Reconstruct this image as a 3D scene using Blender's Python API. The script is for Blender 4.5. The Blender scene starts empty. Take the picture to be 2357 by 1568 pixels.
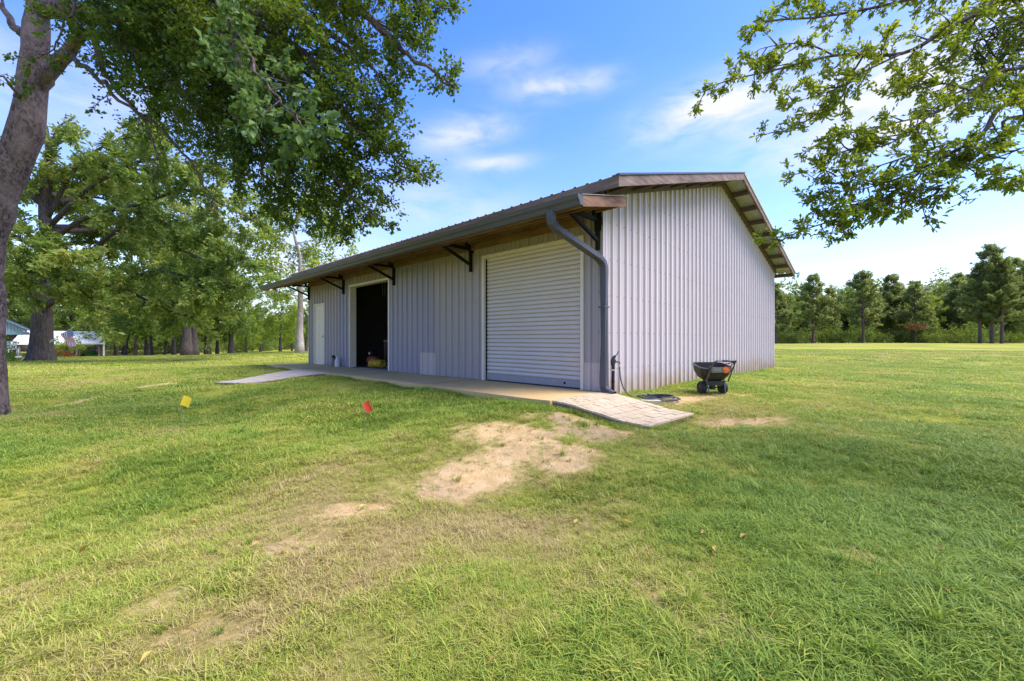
import bpy, math, random
import numpy as np
from mathutils import Vector

R = math.radians
random.seed(7)
scene = bpy.context.scene
col = scene.collection

# ------------------------------------------------------------------ camera
F = 970.0 / 2357.0                        # focal length / picture width
CAM_Z = 0.82
cd = bpy.data.cameras.new('camera')
cd.sensor_width = 36.0
cd.lens = 36.0 * F
cd.clip_start = 0.05
cd.clip_end = 3000
cam = bpy.data.objects.new('camera', cd)
cam.location = (0, 0, CAM_Z)
cam.rotation_euler = (R(90), 0, 0)
col.objects.link(cam)
scene.camera = cam

# ------------------------------------------------------------------ light, sky, exposure
SUN_EL, SUN_AZ = 56.0, 98.0              # azimuth clockwise from +Y (camera heading)
sd = Vector((math.cos(R(SUN_EL)) * math.sin(R(SUN_AZ)), math.cos(R(SUN_EL)) * math.cos(R(SUN_AZ)), math.sin(R(SUN_EL))))
sun_data = bpy.data.lights.new('sun', 'SUN')
sun_data.energy = 2.3
sun_data.angle = R(42)
sun_data.color = (1.0, 0.94, 0.84)
sun = bpy.data.objects.new('sun', sun_data)
sun.rotation_euler = sd.to_track_quat('Z', 'Y').to_euler()
sun.location = sd * 60
col.objects.link(sun)

vs = scene.view_settings
vs.view_transform = 'Standard'
vs.look = 'None'
vs.exposure = 1.74
vs.gamma = 1.0
vs.use_curve_mapping = False

world = bpy.data.worlds.new('World')
scene.world = world
world.use_nodes = True


def sky_world():
    nt = world.node_tree
    N, L = nt.nodes, nt.links
    N.clear()

    def nd(t, **k):
        n = N.new(t)
        for a, b in k.items():
            setattr(n, a, b)
        return n

    def m(op, a, b=None, c=None, clamp=False):
        n = nd('ShaderNodeMath', operation=op)
        n.use_clamp = clamp
        for i, v in enumerate((a, b, c)):
            if v is None:
                continue
            if isinstance(v, (int, float)):
                n.inputs[i].default_value = v
            else:
                L.new(v, n.inputs[i])
        return n.outputs[0]
    sky = nd('ShaderNodeTexSky', sky_type='NISHITA')
    sky.sun_disc = False
    sky.sun_elevation = R(SUN_EL)
    sky.sun_rotation = R(SUN_AZ)
    sky.altitude = 0
    sky.air_density = 1.15
    sky.dust_density = 0.6
    sky.ozone_density = 2.6
    tc = nd('ShaderNodeTexCoord')
    sp = nd('ShaderNodeSeparateXYZ')
    L.new(tc.outputs['Generated'], sp.inputs[0])
    X, Y, Z = sp.outputs
    az = m('ARCTAN2', X, Y)
    el = m('ARCSINE', Z)
    # cirrus on a flat layer above the ground
    den = m('ADD', m('MAXIMUM', Z, 0.0), 0.16)
    cx, cy = m('DIVIDE', X, den), m('DIVIDE', Y, den)
    cv = nd('ShaderNodeCombineXYZ')
    L.new(m('MULTIPLY', cx, 0.55), cv.inputs[0])
    L.new(m('MULTIPLY', cy, 1.5), cv.inputs[1])
    n1 = nd('ShaderNodeTexNoise')
    n1.inputs['Scale'].default_value = 1.15
    n1.inputs['Detail'].default_value = 7
    n1.inputs['Roughness'].default_value = 0.52
    n1.inputs['Distortion'].default_value = 0.5
    L.new(cv.outputs[0], n1.inputs['Vector'])
    r1 = nd('ShaderNodeMapRange', interpolation_type='SMOOTHSTEP')
    r1.inputs['From Min'].default_value = 0.50
    r1.inputs['From Max'].default_value = 0.80
    L.new(n1.outputs['Fac'], r1.inputs['Value'])
    thin = m('MULTIPLY', r1.outputs[0], 0.10)
    # single clouds: azimuth, elevation, half widths (deg), tilt, strength
    av = nd('ShaderNodeCombineXYZ')
    L.new(m('MULTIPLY', az, 3.2), av.inputs[0])
    L.new(m('MULTIPLY', el, 9.0), av.inputs[1])
    n2 = nd('ShaderNodeTexNoise')
    n2.inputs['Scale'].default_value = 2.6
    n2.inputs['Detail'].default_value = 8
    n2.inputs['Roughness'].default_value = 0.58
    n2.inputs['Distortion'].default_value = 0.35
    L.new(av.outputs[0], n2.inputs['Vector'])
    tot = thin
    clouds = [(6.8, 31.0, 6.5, 1.25, 2, 1.15), (26, 26.5, 9.0, 2.6, 6, 1.25), (31, 29.0, 8, 1.6, 14, 0.6), (-6.8, 26.0, 6.5, 1.8, 10, 1.0), (-2.6, 22.8, 5.0, 1.0, 4, 0.9),
              (-0.5, 33.5, 6.0, 1.5, 6, 0.5), (-9.5, 17.5, 12, 3.2, -4, 0.55), (40, 23.5, 11, 3.6, 10, 1.2), (43, 20, 9, 2.2, 6, 0.9), (50, 27, 10, 2.5, 4, 0.8),
              (-26, 9, 14, 3.6, 0, 0.8), (-33, 13, 12, 4.5, 4, 0.6), (-50, 22, 18, 4, 0, 0.6), (-48, 38, 14, 4, 10, 0.5), (33, 10.2, 3.5, 0.8, 4, 0.9)]
    for a, e, wa, we, tilt, st in clouds:
        ca, sa = math.cos(R(tilt)), math.sin(R(tilt))
        da, de = m('SUBTRACT', az, R(a)), m('SUBTRACT', el, R(e))
        p = m('DIVIDE', m('ADD', m('MULTIPLY', da, ca), m('MULTIPLY', de, sa)), R(wa))
        q = m('DIVIDE', m('SUBTRACT', m('MULTIPLY', de, ca), m('MULTIPLY', da, sa)), R(we))
        d2 = m('ADD', m('MULTIPLY', p, p), m('MULTIPLY', q, q))
        g = m('POWER', 2.718, m('MULTIPLY', d2, -1.0))
        w = m('MULTIPLY', m('MULTIPLY', g, st * 0.80), m('MULTIPLY_ADD', n2.outputs['Fac'], 3.0, -0.78, clamp=True))
        tot = m('ADD', tot, w)
    # low cumulus bank: billowy top edge, soft base, all round the horizon in broken groups
    cvec = nd('ShaderNodeCombineXYZ')
    L.new(m('MULTIPLY', az, 8.0), cvec.inputs[0])
    L.new(m('MULTIPLY', el, 10.0), cvec.inputs[1])
    n3 = nd('ShaderNodeTexNoise')
    n3.inputs['Scale'].default_value = 2.2
    n3.inputs['Detail'].default_value = 6
    n3.inputs['Roughness'].default_value = 0.5
    L.new(cvec.outputs[0], n3.inputs['Vector'])
    for a, wa, base, top, st in ((43.5, 8.5, 3.0, 5.6, 1.0), (34.5, 3.0, 4.0, 4.5, 0.7), (72, 12, 3, 6, 1.0), (110, 14, 3, 6, 1.0), (-75, 12, 3, 6, 1.0), (-118, 14, 3, 6, 1.0), (165, 16, 3, 6, 1.0)):
        p = m('DIVIDE', m('SUBTRACT', az, R(a)), R(wa))
        hp = m('MULTIPLY', m('POWER', 2.718, m('MULTIPLY', m('MULTIPLY', p, p), -1.0)), R(top))
        edge = m('ADD', m('ADD', hp, R(base - 2.2)), m('MULTIPLY', m('SUBTRACT', n3.outputs['Fac'], 0.5), R(8.0)))
        up = m('DIVIDE', m('SUBTRACT', edge, el), R(0.75), clamp=True)
        lo = m('DIVIDE', m('SUBTRACT', el, R(base - 2.0)), R(3.0), clamp=True)
        gate = m('POWER', 2.718, m('MULTIPLY', m('POWER', m('ABSOLUTE', p), 4.0), -0.35))
        tot = m('ADD', tot, m('MULTIPLY', m('MULTIPLY', m('MULTIPLY', up, lo), gate), st))
    fac = m('MINIMUM', m('MAXIMUM', tot, 0.0), 0.96)
    # pale air near the horizon
    hz = m('POWER', 2.718, m('MULTIPLY', m('MAXIMUM', el, 0.0), -6.0))
    mixh = nd('ShaderNodeMix', data_type='RGBA')
    L.new(m('MULTIPLY', hz, 0.75), mixh.inputs['Factor'])
    hs = nd('ShaderNodeHueSaturation')
    hs.inputs['Saturation'].default_value = 1.36
    hs.inputs['Hue'].default_value = 0.522
    hs.inputs['Value'].default_value = 0.86
    L.new(sky.outputs[0], hs.inputs['Color'])
    L.new(hs.outputs[0], mixh.inputs['A'])
    mixh.inputs['B'].default_value = (1.80, 1.86, 2.3, 1)
    mix = nd('ShaderNodeMix', data_type='RGBA')
    L.new(fac, mix.inputs['Factor'])
    L.new(mixh.outputs['Result'], mix.inputs['A'])
    mix.inputs['B'].default_value = (2.2, 2.22, 2.35, 1)
    bg = nd('ShaderNodeBackground')
    bg.inputs['Strength'].default_value = 0.138
    L.new(mix.outputs['Result'], bg.inputs['Color'])
    out = nd('ShaderNodeOutputWorld')
    L.new(bg.outputs[0], out.inputs[0])


sky_world()


# ------------------------------------------------------------------ helpers
def at(px, py, D):
    """point at depth D on the sight line of (px, py), both measured on a 2357 px wide print"""
    return ((px - 1178.5) / 970.0 * D, D, CAM_Z + (784 - py) / 970.0 * D)


class MB:
    def __init__(s):
        s.v, s.f = [], []

    def poly(s, pts, faces):
        o = len(s.v)
        s.v += [tuple(p) for p in pts]
        s.f += [tuple(i + o for i in f) for f in faces]
        return s

    def box(s, x0, x1, y0, y1, z0, z1):
        return s.poly([(x0, y0, z0), (x1, y0, z0), (x1, y1, z0), (x0, y1, z0), (x0, y0, z1), (x1, y0, z1), (x1, y1, z1), (x0, y1, z1)],
                      [(0, 3, 2, 1), (4, 5, 6, 7), (0, 1, 5, 4), (1, 2, 6, 5), (2, 3, 7, 6), (3, 0, 4, 7)])

    def bar(s, a, b, w, h, up=(0, 0, 1)):
        a, b, up = Vector(a), Vector(b), Vector(up)
        d = (b - a).normalized()
        x = d.cross(up).normalized() * w / 2
        y = x.cross(d).normalized() * h / 2
        p = [a - x - y, a + x - y, a + x + y, a - x + y, b - x - y, b + x - y, b + x + y, b - x + y]
        return s.poly(p, [(0, 3, 2, 1), (4, 5, 6, 7), (0, 1, 5, 4), (1, 2, 6, 5), (2, 3, 7, 6), (3, 0, 4, 7)])

    def tube(s, pts, radii, n=8, cap=True):
        pts = [Vector(p) for p in pts]
        if isinstance(radii, (int, float)):
            radii = [radii] * len(pts)
        o = len(s.v)
        t = (pts[1] - pts[0]).normalized()
        x = t.orthogonal().normalized()
        for i, p in enumerate(pts):
            if i == 0:
                d = t
            elif i == len(pts) - 1:
                d = (pts[i] - pts[i - 1]).normalized()
            else:
                d = (pts[i + 1] - pts[i - 1]).normalized()
            x = (x - d * x.dot(d)).normalized()
            y = d.cross(x)
            for k in range(n):
                a = 2 * math.pi * k / n
                s.v.append(tuple(p + (x * math.cos(a) + y * math.sin(a)) * radii[i]))
        for i in range(len(pts) - 1):
            for k in range(n):
                k2 = (k + 1) % n
                s.f.append((o + i * n + k, o + i * n + k2, o + (i + 1) * n + k2, o + (i + 1) * n + k))
        if cap:
            s.f.append(tuple(o + k for k in reversed(range(n))))
            s.f.append(tuple(o + (len(pts) - 1) * n + k for k in range(n)))
        return s

    def lathe(s, prof, n=16, c=(0, 0, 0), axis='z'):
        """prof: (radius, height) list"""
        o = len(s.v)
        for r, h in prof:
            for k in range(n):
                a = 2 * math.pi * k / n
                u, w = r * math.cos(a), r * math.sin(a)
                p = (u, w, h) if axis == 'z' else ((h, u, w) if axis == 'x' else (w, h, u))
                s.v.append((p[0] + c[0], p[1] + c[1], p[2] + c[2]))
        for i in range(len(prof) - 1):
            for k in range(n):
                k2 = (k + 1) % n
                s.f.append((o + i * n + k, o + i * n + k2, o + (i + 1) * n + k2, o + (i + 1) * n + k))
        s.f.append(tuple(o + k for k in reversed(range(n))))
        s.f.append(tuple(o + (len(prof) - 1) * n + k for k in range(n)))
        return s

    def prism(s, poly, d):
        """extrude closed polygon (3-D points) by vector d"""
        n = len(poly)
        o = len(s.v)
        s.v += [tuple(p) for p in poly] + [(p[0] + d[0], p[1] + d[1], p[2] + d[2]) for p in poly]
        s.f.append(tuple(o + i for i in reversed(range(n))))
        s.f.append(tuple(o + n + i for i in range(n)))
        for i in range(n):
            j = (i + 1) % n
            s.f.append((o + i, o + j, o + n + j, o + n + i))
        return s

    def mesh(s, name, mat, smooth=False):
        me = bpy.data.meshes.new(name)
        me.from_pydata(s.v, [], s.f)
        if mat:
            me.materials.append(mat)
        if smooth:
            me.polygons.foreach_set('use_smooth', [True] * len(me.polygons))
        me.update()
        return me

    def build(s, name, mat, parent=None, smooth=False):
        return obj(name, s.mesh(name, mat, smooth), parent)


def obj(name, me, parent=None):
    o = bpy.data.objects.new(name, me)
    col.objects.link(o)
    if parent is not None:
        o.parent = parent
    return o


def empty(name, loc=(0, 0, 0), rz=0.0):
    o = bpy.data.objects.new(name, None)
    o.empty_display_size = 0.2
    col.objects.link(o)
    o.location = loc
    o.rotation_euler = (0, 0, rz)
    return o


def tag(o, label=None, cat=None, group=None, kind=None):
    for k, v in (('label', label), ('category', cat), ('group', group), ('kind', kind)):
        if v:
            o[k] = v
    return o


def copy_tree(o, parent=None):
    c = o.copy()
    col.objects.link(c)
    c.parent = parent
    for ch in list(o.children):
        copy_tree(ch, c)
    return c


def np_mesh(name, V, faces, mat, smooth=False):
    """V (n,3), faces (m,k) of one size"""
    me = bpy.data.meshes.new(name)
    m, k = faces.shape
    me.vertices.add(len(V))
    me.vertices.foreach_set('co', np.ascontiguousarray(V, dtype=np.float32).ravel())
    me.loops.add(m * k)
    me.loops.foreach_set('vertex_index', np.ascontiguousarray(faces, dtype=np.int32).ravel())
    me.polygons.add(m)
    me.polygons.foreach_set('loop_start', np.arange(0, m * k, k, dtype=np.int32))
    if smooth:
        me.polygons.foreach_set('use_smooth', np.ones(m, dtype=bool))
    me.update(calc_edges=True)
    if mat:
        me.materials.append(mat)
    return me


def vnoise(x, y, seed=0):
    """smooth value noise on numpy arrays"""
    xi, yi = np.floor(x).astype(np.int64), np.floor(y).astype(np.int64)
    fx, fy = x - xi, y - yi
    fx, fy = fx * fx * (3 - 2 * fx), fy * fy * (3 - 2 * fy)

    def h(a, b):
        n = (a * 374761393 + b * 668265263 + seed * 974711) & 0x7fffffff
        n = ((n ^ (n >> 13)) * 1274126177) & 0x7fffffff
        return ((n ^ (n >> 16)) & 0xffff) / 65535.0
    return (h(xi, yi) * (1 - fx) + h(xi + 1, yi) * fx) * (1 - fy) + (h(xi, yi + 1) * (1 - fx) + h(xi + 1, yi + 1) * fx) * fy


def fbm(x, y, oct=4, seed=0):
    s, a, t = 0, 1.0, 0
    for i in range(oct):
        s = s + a * vnoise(x * 2 ** i + 17.3 * i, y * 2 ** i - 9.1 * i, seed + i)
        t += a
        a *= 0.55
    return s / t


# ------------------------------------------------------------------ materials
def new_mat(name):
    m = bpy.data.materials.new(name)
    m.use_nodes = True
    nt = m.node_tree
    return m, nt, nt.nodes['Principled BSDF']


def simple(name, c1, c2=None, rough=0.6, scale=8.0, metallic=0.0, bump=0.0, bscale=60.0, stretch=(1, 1, 1), spec=0.5, detail=4):
    m, nt, b = new_mat(name)
    N, L = nt.nodes, nt.links
    b.inputs['Roughness'].default_value = rough
    b.inputs['Metallic'].default_value = metallic
    b.inputs['Specular IOR Level'].default_value = spec
    b.inputs['Base Color'].default_value = (*c1, 1)
    tc = N.new('ShaderNodeTexCoord')
    mp = N.new('ShaderNodeMapping')
    mp.inputs['Scale'].default_value = stretch
    L.new(tc.outputs['Object'], mp.inputs[0])
    if c2:
        n = N.new('ShaderNodeTexNoise')
        n.inputs['Scale'].default_value = scale
        n.inputs['Detail'].default_value = detail
        n.inputs['Roughness'].default_value = 0.6
        L.new(mp.outputs[0], n.inputs['Vector'])
        rp = N.new('ShaderNodeMapRange')
        rp.inputs['From Min'].default_value = 0.3
        rp.inputs['From Max'].default_value = 0.7
        L.new(n.outputs['Fac'], rp.inputs[0])
        mx = N.new('ShaderNodeMix')
        mx.data_type = 'RGBA'
        mx.inputs['A'].default_value = (*c1, 1)
        mx.inputs['B'].default_value = (*c2, 1)
        L.new(rp.outputs[0], mx.inputs['Factor'])
        L.new(mx.outputs['Result'], b.inputs['Base Color'])
    if bump:
        n = N.new('ShaderNodeTexNoise')
        n.inputs['Scale'].default_value = bscale
        n.inputs['Detail'].default_value = 5
        L.new(mp.outputs[0], n.inputs['Vector'])
        bp = N.new('ShaderNodeBump')
        bp.inputs['Strength'].default_value = bump
        bp.inputs['Distance'].default_value = 0.01
        L.new(n.outputs['Fac'], bp.inputs['Height'])
        L.new(bp.outputs[0], b.inputs['Normal'])
    return m


def wood(name, c1, c2, axis=0, rough=0.75):
    """boards: stretched grain with knots, along local axis"""
    st = [7, 7, 7]
    st[axis] = 0.7
    m, nt, b = new_mat(name)
    N, L = nt.nodes, nt.links
    b.inputs['Roughness'].default_value = rough
    b.inputs['Specular IOR Level'].default_value = 0.2
    tc = N.new('ShaderNodeTexCoord')
    mp = N.new('ShaderNodeMapping')
    mp.inputs['Scale'].default_value = st
    L.new(tc.outputs['Object'], mp.inputs[0])
    n = N.new('ShaderNodeTexNoise')
    n.inputs['Scale'].default_value = 2.2
    n.inputs['Detail'].default_value = 6
    n.inputs['Distortion'].default_value = 1.4
    L.new(mp.outputs[0], n.inputs['Vector'])
    w = N.new('ShaderNodeTexNoise')
    w.inputs['Scale'].default_value = 1.7
    w.inputs['Detail'].default_value = 3
    L.new(tc.outputs['Object'], w.inputs['Vector'])
    ad = N.new('ShaderNodeMath')
    ad.operation = 'MULTIPLY_ADD'
    L.new(n.outputs['Fac'], ad.inputs[0])
    ad.inputs[1].default_value = 3.6
    ad.inputs[2].default_value = -1.35
    mx = N.new('ShaderNodeMix')
    mx.data_type = 'RGBA'
    mx.clamp_factor = True
    mx.inputs['A'].default_value = (*c1, 1)
    mx.inputs['B'].default_value = (*c2, 1)
    L.new(ad.outputs[0], mx.inputs['Factor'])
    mx2 = N.new('ShaderNodeMix')
    mx2.data_type = 'RGBA'
    mx2.blend_type = 'MULTIPLY'
    rp = N.new('ShaderNodeMapRange')
    rp.inputs['From Min'].default_value = 0.35
    rp.inputs['From Max'].default_value = 0.7
    rp.inputs['To Min'].default_value = 0.0
    rp.inputs['To Max'].default_value = 0.8
    L.new(w.outputs['Fac'], rp.inputs[0])
    L.new(rp.outputs[0], mx2.inputs['Factor'])
    L.new(mx.outputs['Result'], mx2.inputs['A'])
    mx2.inputs['B'].default_value = (0.62, 0.58, 0.6, 1)
    L.new(mx2.outputs['Result'], b.inputs['Base Color'])
    bp = N.new('ShaderNodeBump')
    bp.inputs['Strength'].default_value = 0.25
    bp.inputs['Distance'].default_value = 0.004
    L.new(n.outputs['Fac'], bp.inputs['Height'])
    L.new(bp.outputs[0], b.inputs['Normal'])
    return m


def leaf_mat(name, cols, trans=0.4, nscale=0.6, gloss=0.25):
    """cols: 3 colours mixed by clump noise and per-leaf random"""
    m, nt, b = new_mat(name)
    N, L = nt.nodes, nt.links
    geo = N.new('ShaderNodeNewGeometry')
    tc = N.new('ShaderNodeTexCoord')
    n = N.new('ShaderNodeTexNoise')
    n.inputs['Scale'].default_value = nscale
    n.inputs['Detail'].default_value = 3
    L.new(tc.outputs['Object'], n.inputs['Vector'])
    ad = N.new('ShaderNodeMath')
    ad.operation = 'MULTIPLY_ADD'
    L.new(geo.outputs['Random Per Island'], ad.inputs[0])
    ad.inputs[1].default_value = 0.55
    sb = N.new('ShaderNodeMapRange')
    sb.inputs['From Min'].default_value = 0.3
    sb.inputs['From Max'].default_value = 0.7
    sb.inputs['To Max'].default_value = 0.45
    L.new(n.outputs['Fac'], sb.inputs[0])
    L.new(sb.outputs[0], ad.inputs[2])
    cr = N.new('ShaderNodeValToRGB')
    cr.color_ramp.elements[0].color = (*cols[0], 1)
    cr.color_ramp.elements[0].position = 0.1
    cr.color_ramp.elements[1].color = (*cols[2], 1)
    cr.color_ramp.elements[1].position = 0.95
    e = cr.color_ramp.elements.new(0.55)
    e.color = (*cols[1], 1)
    L.new(ad.outputs[0], cr.inputs[0])
    L.new(cr.outputs[0], b.inputs['Base Color'])
    b.inputs['Roughness'].default_value = 0.5
    b.inputs['Specular IOR Level'].default_value = gloss
    tr = N.new('ShaderNodeBsdfTranslucent')
    ts = N.new('ShaderNodeHueSaturation')
    ts.inputs['Hue'].default_value = 0.485
    ts.inputs['Saturation'].default_value = 1.1
    ts.inputs['Value'].default_value = 1.5
    L.new(cr.outputs[0], ts.inputs['Color'])
    L.new(ts.outputs[0], tr.inputs['Color'])
    mx = N.new('ShaderNodeMixShader')
    mx.inputs[0].default_value = trans
    L.new(b.outputs[0], mx.inputs[1])
    L.new(tr.outputs[0], mx.inputs[2])
    L.new(mx.outputs[0], nt.nodes['Material Output'].inputs[0])
    return m


def bark_mat(name, c1, c2, scale=6.0, stretch=(1, 1, 0.35), bump=0.8, c3=None):
    m, nt, b = new_mat(name)
    N, L = nt.nodes, nt.links
    b.inputs['Roughness'].default_value = 0.9
    b.inputs['Specular IOR Level'].default_value = 0.15
    tc = N.new('ShaderNodeTexCoord')
    mp = N.new('ShaderNodeMapping')
    mp.inputs['Scale'].default_value = stretch
    L.new(tc.outputs['Object'], mp.inputs[0])
    vo = N.new('ShaderNodeTexNoise')
    vo.inputs['Scale'].default_value = scale * 3
    vo.inputs['Detail'].default_value = 8
    vo.inputs['Roughness'].default_value = 0.7
    vo.inputs['Distortion'].default_value = 0.8
    L.new(mp.outputs[0], vo.inputs['Vector'])
    n = N.new('ShaderNodeTexNoise')
    n.inputs['Scale'].default_value = scale * 0.35
    n.inputs['Detail'].default_value = 4
    L.new(tc.outputs['Object'], n.inputs['Vector'])
    rp = N.new('ShaderNodeMapRange')
    rp.inputs['From Min'].default_value = 0.36
    rp.inputs['From Max'].default_value = 0.62
    L.new(vo.outputs['Fac'], rp.inputs[0])
    mx = N.new('ShaderNodeMix')
    mx.data_type = 'RGBA'
    mx.inputs['A'].default_value = (*c1, 1)
    mx.inputs['B'].default_value = (*c2, 1)
    L.new(rp.outputs[0], mx.inputs['Factor'])
    last = mx
    if c3:
        r2 = N.new('ShaderNodeMapRange')
        r2.inputs['From Min'].default_value = 0.45
        r2.inputs['From Max'].default_value = 0.68
        r2.inputs['To Max'].default_value = 0.7
        L.new(n.outputs['Fac'], r2.inputs[0])
        m2 = N.new('ShaderNodeMix')
        m2.data_type = 'RGBA'
        L.new(r2.outputs[0], m2.inputs['Factor'])
        L.new(mx.outputs['Result'], m2.inputs['A'])
        m2.inputs['B'].default_value = (*c3, 1)
        last = m2
    L.new(last.outputs['Result'], b.inputs['Base Color'])
    bp = N.new('ShaderNodeBump')
    bp.inputs['Strength'].default_value = bump
    bp.inputs['Distance'].default_value = 0.05
    L.new(vo.outputs['Fac'], bp.inputs['Height'])
    L.new(bp.outputs[0], b.inputs['Normal'])
    return m


def metal_wall(name, c1, c2, base_stain=None):
    """painted ribbed sheet: soft vertical streaks, soil splash along the foot"""
    m, nt, b = new_mat(name)
    N, L = nt.nodes, nt.links
    b.inputs['Roughness'].default_value = 0.42
    b.inputs['Specular IOR Level'].default_value = 0.45
    tc = N.new('ShaderNodeTexCoord')
    mp = N.new('ShaderNodeMapping')
    mp.inputs['Scale'].default_value = (5, 5, 0.5)
    L.new(tc.outputs['Object'], mp.inputs[0])
    n = N.new('ShaderNodeTexNoise')
    n.inputs['Scale'].default_value = 1.2
    n.inputs['Detail'].default_value = 5
    L.new(mp.outputs[0], n.inputs['Vector'])
    mx = N.new('ShaderNodeMix')
    mx.data_type = 'RGBA'
    mx.inputs['A'].default_value = (*c1, 1)
    mx.inputs['B'].default_value = (*c2, 1)
    L.new(n.outputs['Fac'], mx.inputs['Factor'])
    out = mx.outputs['Result']
    if base_stain:
        sp = N.new('ShaderNodeSeparateXYZ')
        L.new(tc.outputs['Object'], sp.inputs[0])
        n2 = N.new('ShaderNodeTexNoise')
        n2.inputs['Scale'].default_value = 2.3
        n2.inputs['Detail'].default_value = 6
        L.new(tc.outputs['Object'], n2.inputs['Vector'])
        a = N.new('ShaderNodeMath')
        a.operation = 'MULTIPLY_ADD'
        L.new(n2.outputs['Fac'], a.inputs[0])
        a.inputs[1].default_value = -0.75
        L.new(sp.outputs[2], a.inputs[2])
        r = N.new('ShaderNodeMapRange')
        r.inputs['From Min'].default_value = -0.5
        r.inputs['From Max'].default_value = -0.1
        r.inputs['To Min'].default_value = 0.75
        r.inputs['To Max'].default_value = 0.0
        L.new(a.outputs[0], r.inputs[0])
        m2 = N.new('ShaderNodeMix')
        m2.data_type = 'RGBA'
        L.new(r.outputs[0], m2.inputs['Factor'])
        L.new(out, m2.inputs['A'])
        m2.inputs['B'].default_value = (*base_stain, 1)
        out = m2.outputs['Result']
    L.new(out, b.inputs['Base Color'])
    # slight oil-canning
    n3 = N.new('ShaderNodeTexNoise')
    n3.inputs['Scale'].default_value = 1.6
    n3.inputs['Detail'].default_value = 1
    L.new(tc.outputs['Object'], n3.inputs['Vector'])
    bp = N.new('ShaderNodeBump')
    bp.inputs['Strength'].default_value = 0.12
    bp.inputs['Distance'].default_value = 0.05
    L.new(n3.outputs['Fac'], bp.inputs['Height'])
    L.new(bp.outputs[0], b.inputs['Normal'])
    return m


M = {}
M['wall'] = metal_wall('wall_metal_shaded', (0.31, 0.262, 0.272), (0.355, 0.30, 0.308))  # front sheets: gable paint darkened to stand in for shade
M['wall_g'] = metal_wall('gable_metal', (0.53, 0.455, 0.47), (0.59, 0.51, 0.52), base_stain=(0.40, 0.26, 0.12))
M['wall_blue'] = metal_wall('blue_grey_metal', (0.255, 0.23, 0.29), (0.29, 0.265, 0.32))
M['wall_patch'] = metal_wall('patch_metal', (0.41, 0.345, 0.35), (0.46, 0.39, 0.39))
M['trim'] = simple('trim_white', (0.60, 0.53, 0.45), (0.66, 0.58, 0.50), rough=0.5)
M['slat'] = simple('door_slat', (0.57, 0.50, 0.475), (0.53, 0.465, 0.445), rough=0.42, scale=2.0)
M['slat_gap'] = simple('slat_seam', (0.30, 0.20, 0.15), (0.36, 0.25, 0.19), rough=0.8)
M['white_door'] = simple('white_door', (0.68, 0.58, 0.44), (0.64, 0.545, 0.41), rough=0.45, scale=3)
M['black'] = simple('black_steel', (0.006, 0.006, 0.007), (0.010, 0.010, 0.011), rough=0.7, spec=0.2)
M['plastic'] = simple('black_plastic', (0.018, 0.017, 0.017), (0.028, 0.025, 0.023), rough=0.55, bump=0.1, bscale=120)
M['rubber'] = simple('rubber', (0.012, 0.013, 0.018), (0.02, 0.02, 0.025), rough=0.75)
M['gutter'] = simple('gutter_grey', (0.066, 0.066, 0.086), (0.082, 0.082, 0.10), rough=0.45, scale=2.5, spec=.35)
M['roof'] = simple('roof_brown', (0.13, 0.105, 0.10), (0.18, 0.15, 0.14), rough=0.45, scale=3)
M['roof_under'] = simple('roof_sheet', (0.34, 0.33, 0.30), (0.42, 0.41, 0.38), rough=0.55, scale=4)
M['wood_gold'] = wood('pine_lumber', (0.25, 0.145, 0.068), (0.15, 0.08, 0.036), 0)
M['wood_grey'] = wood('weathered_lumber', (0.15, 0.105, 0.095), (0.27, 0.195, 0.17), 1)
M['wood_end'] = wood('end_board_lumber', (0.30, 0.17, 0.11), (0.13, 0.065, 0.045), 1)
M['wood_dark'] = wood('dark_lumber', (0.12, 0.09, 0.07), (0.17, 0.125, 0.095), 0)
M['concrete'] = simple('concrete', (0.56, 0.36, 0.135), (0.63, 0.43, 0.19), rough=0.85, scale=1.6, bump=0.15, bscale=90, detail=7)
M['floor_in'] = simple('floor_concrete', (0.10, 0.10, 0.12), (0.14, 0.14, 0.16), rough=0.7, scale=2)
M['dark_in'] = simple('doorway_shade_dark', (0.03, 0.026, 0.022), (0.045, 0.04, 0.035), rough=0.9, scale=2)  # near-black colour of the added box, stands in for deep shade
M['screw'] = simple('screw_head', (0.17, 0.16, 0.18), None, rough=0.5)
M['chrome'] = simple('bright_metal', (0.6, 0.6, 0.62), None, rough=0.3, metallic=1.0)
M['yellow'] = simple('flag_yellow', (0.86, 0.60, 0.03), (0.82, 0.56, 0.02), rough=0.5, scale=10)
M['red'] = simple('flag_red', (0.72, 0.06, 0.02), (0.64, 0.05, 0.02), rough=0.5, scale=10)
M['wire'] = simple('wire_steel', (0.35, 0.34, 0.32), None, rough=0.4, metallic=0.8)
M['hose_y'] = simple('hose_yellow', (0.62, 0.42, 0.03), (0.5, 0.33, 0.02), rough=0.5)
M['hose_k'] = simple('hose_dark', (0.035, 0.04, 0.045), (0.06, 0.065, 0.07), rough=0.5)
M['orange'] = simple('orange_plastic', (0.80, 0.17, 0.02), (0.72, 0.14, 0.02), rough=0.45)
M['grey_pl'] = simple('grey_panel', (0.11, 0.112, 0.10), (0.14, 0.14, 0.125), rough=0.5)
M['paver'] = simple('paver', (0.46, 0.345, 0.215), (0.53, 0.41, 0.27), rough=0.85, scale=3.0, bump=0.25, bscale=70)
M['paver2'] = simple('paver_pale', (0.55, 0.435, 0.30), (0.46, 0.35, 0.22), rough=0.85, scale=4.0, bump=0.25, bscale=70)
M['paver_g'] = simple('paver_grey', (0.38, 0.34, 0.29), (0.46, 0.41, 0.36), rough=0.85, scale=4.0, bump=0.25, bscale=70)
M['sand'] = simple('joint_sand', (0.20, 0.13, 0.06), (0.14, 0.10, 0.05), rough=0.95, scale=6)
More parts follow.
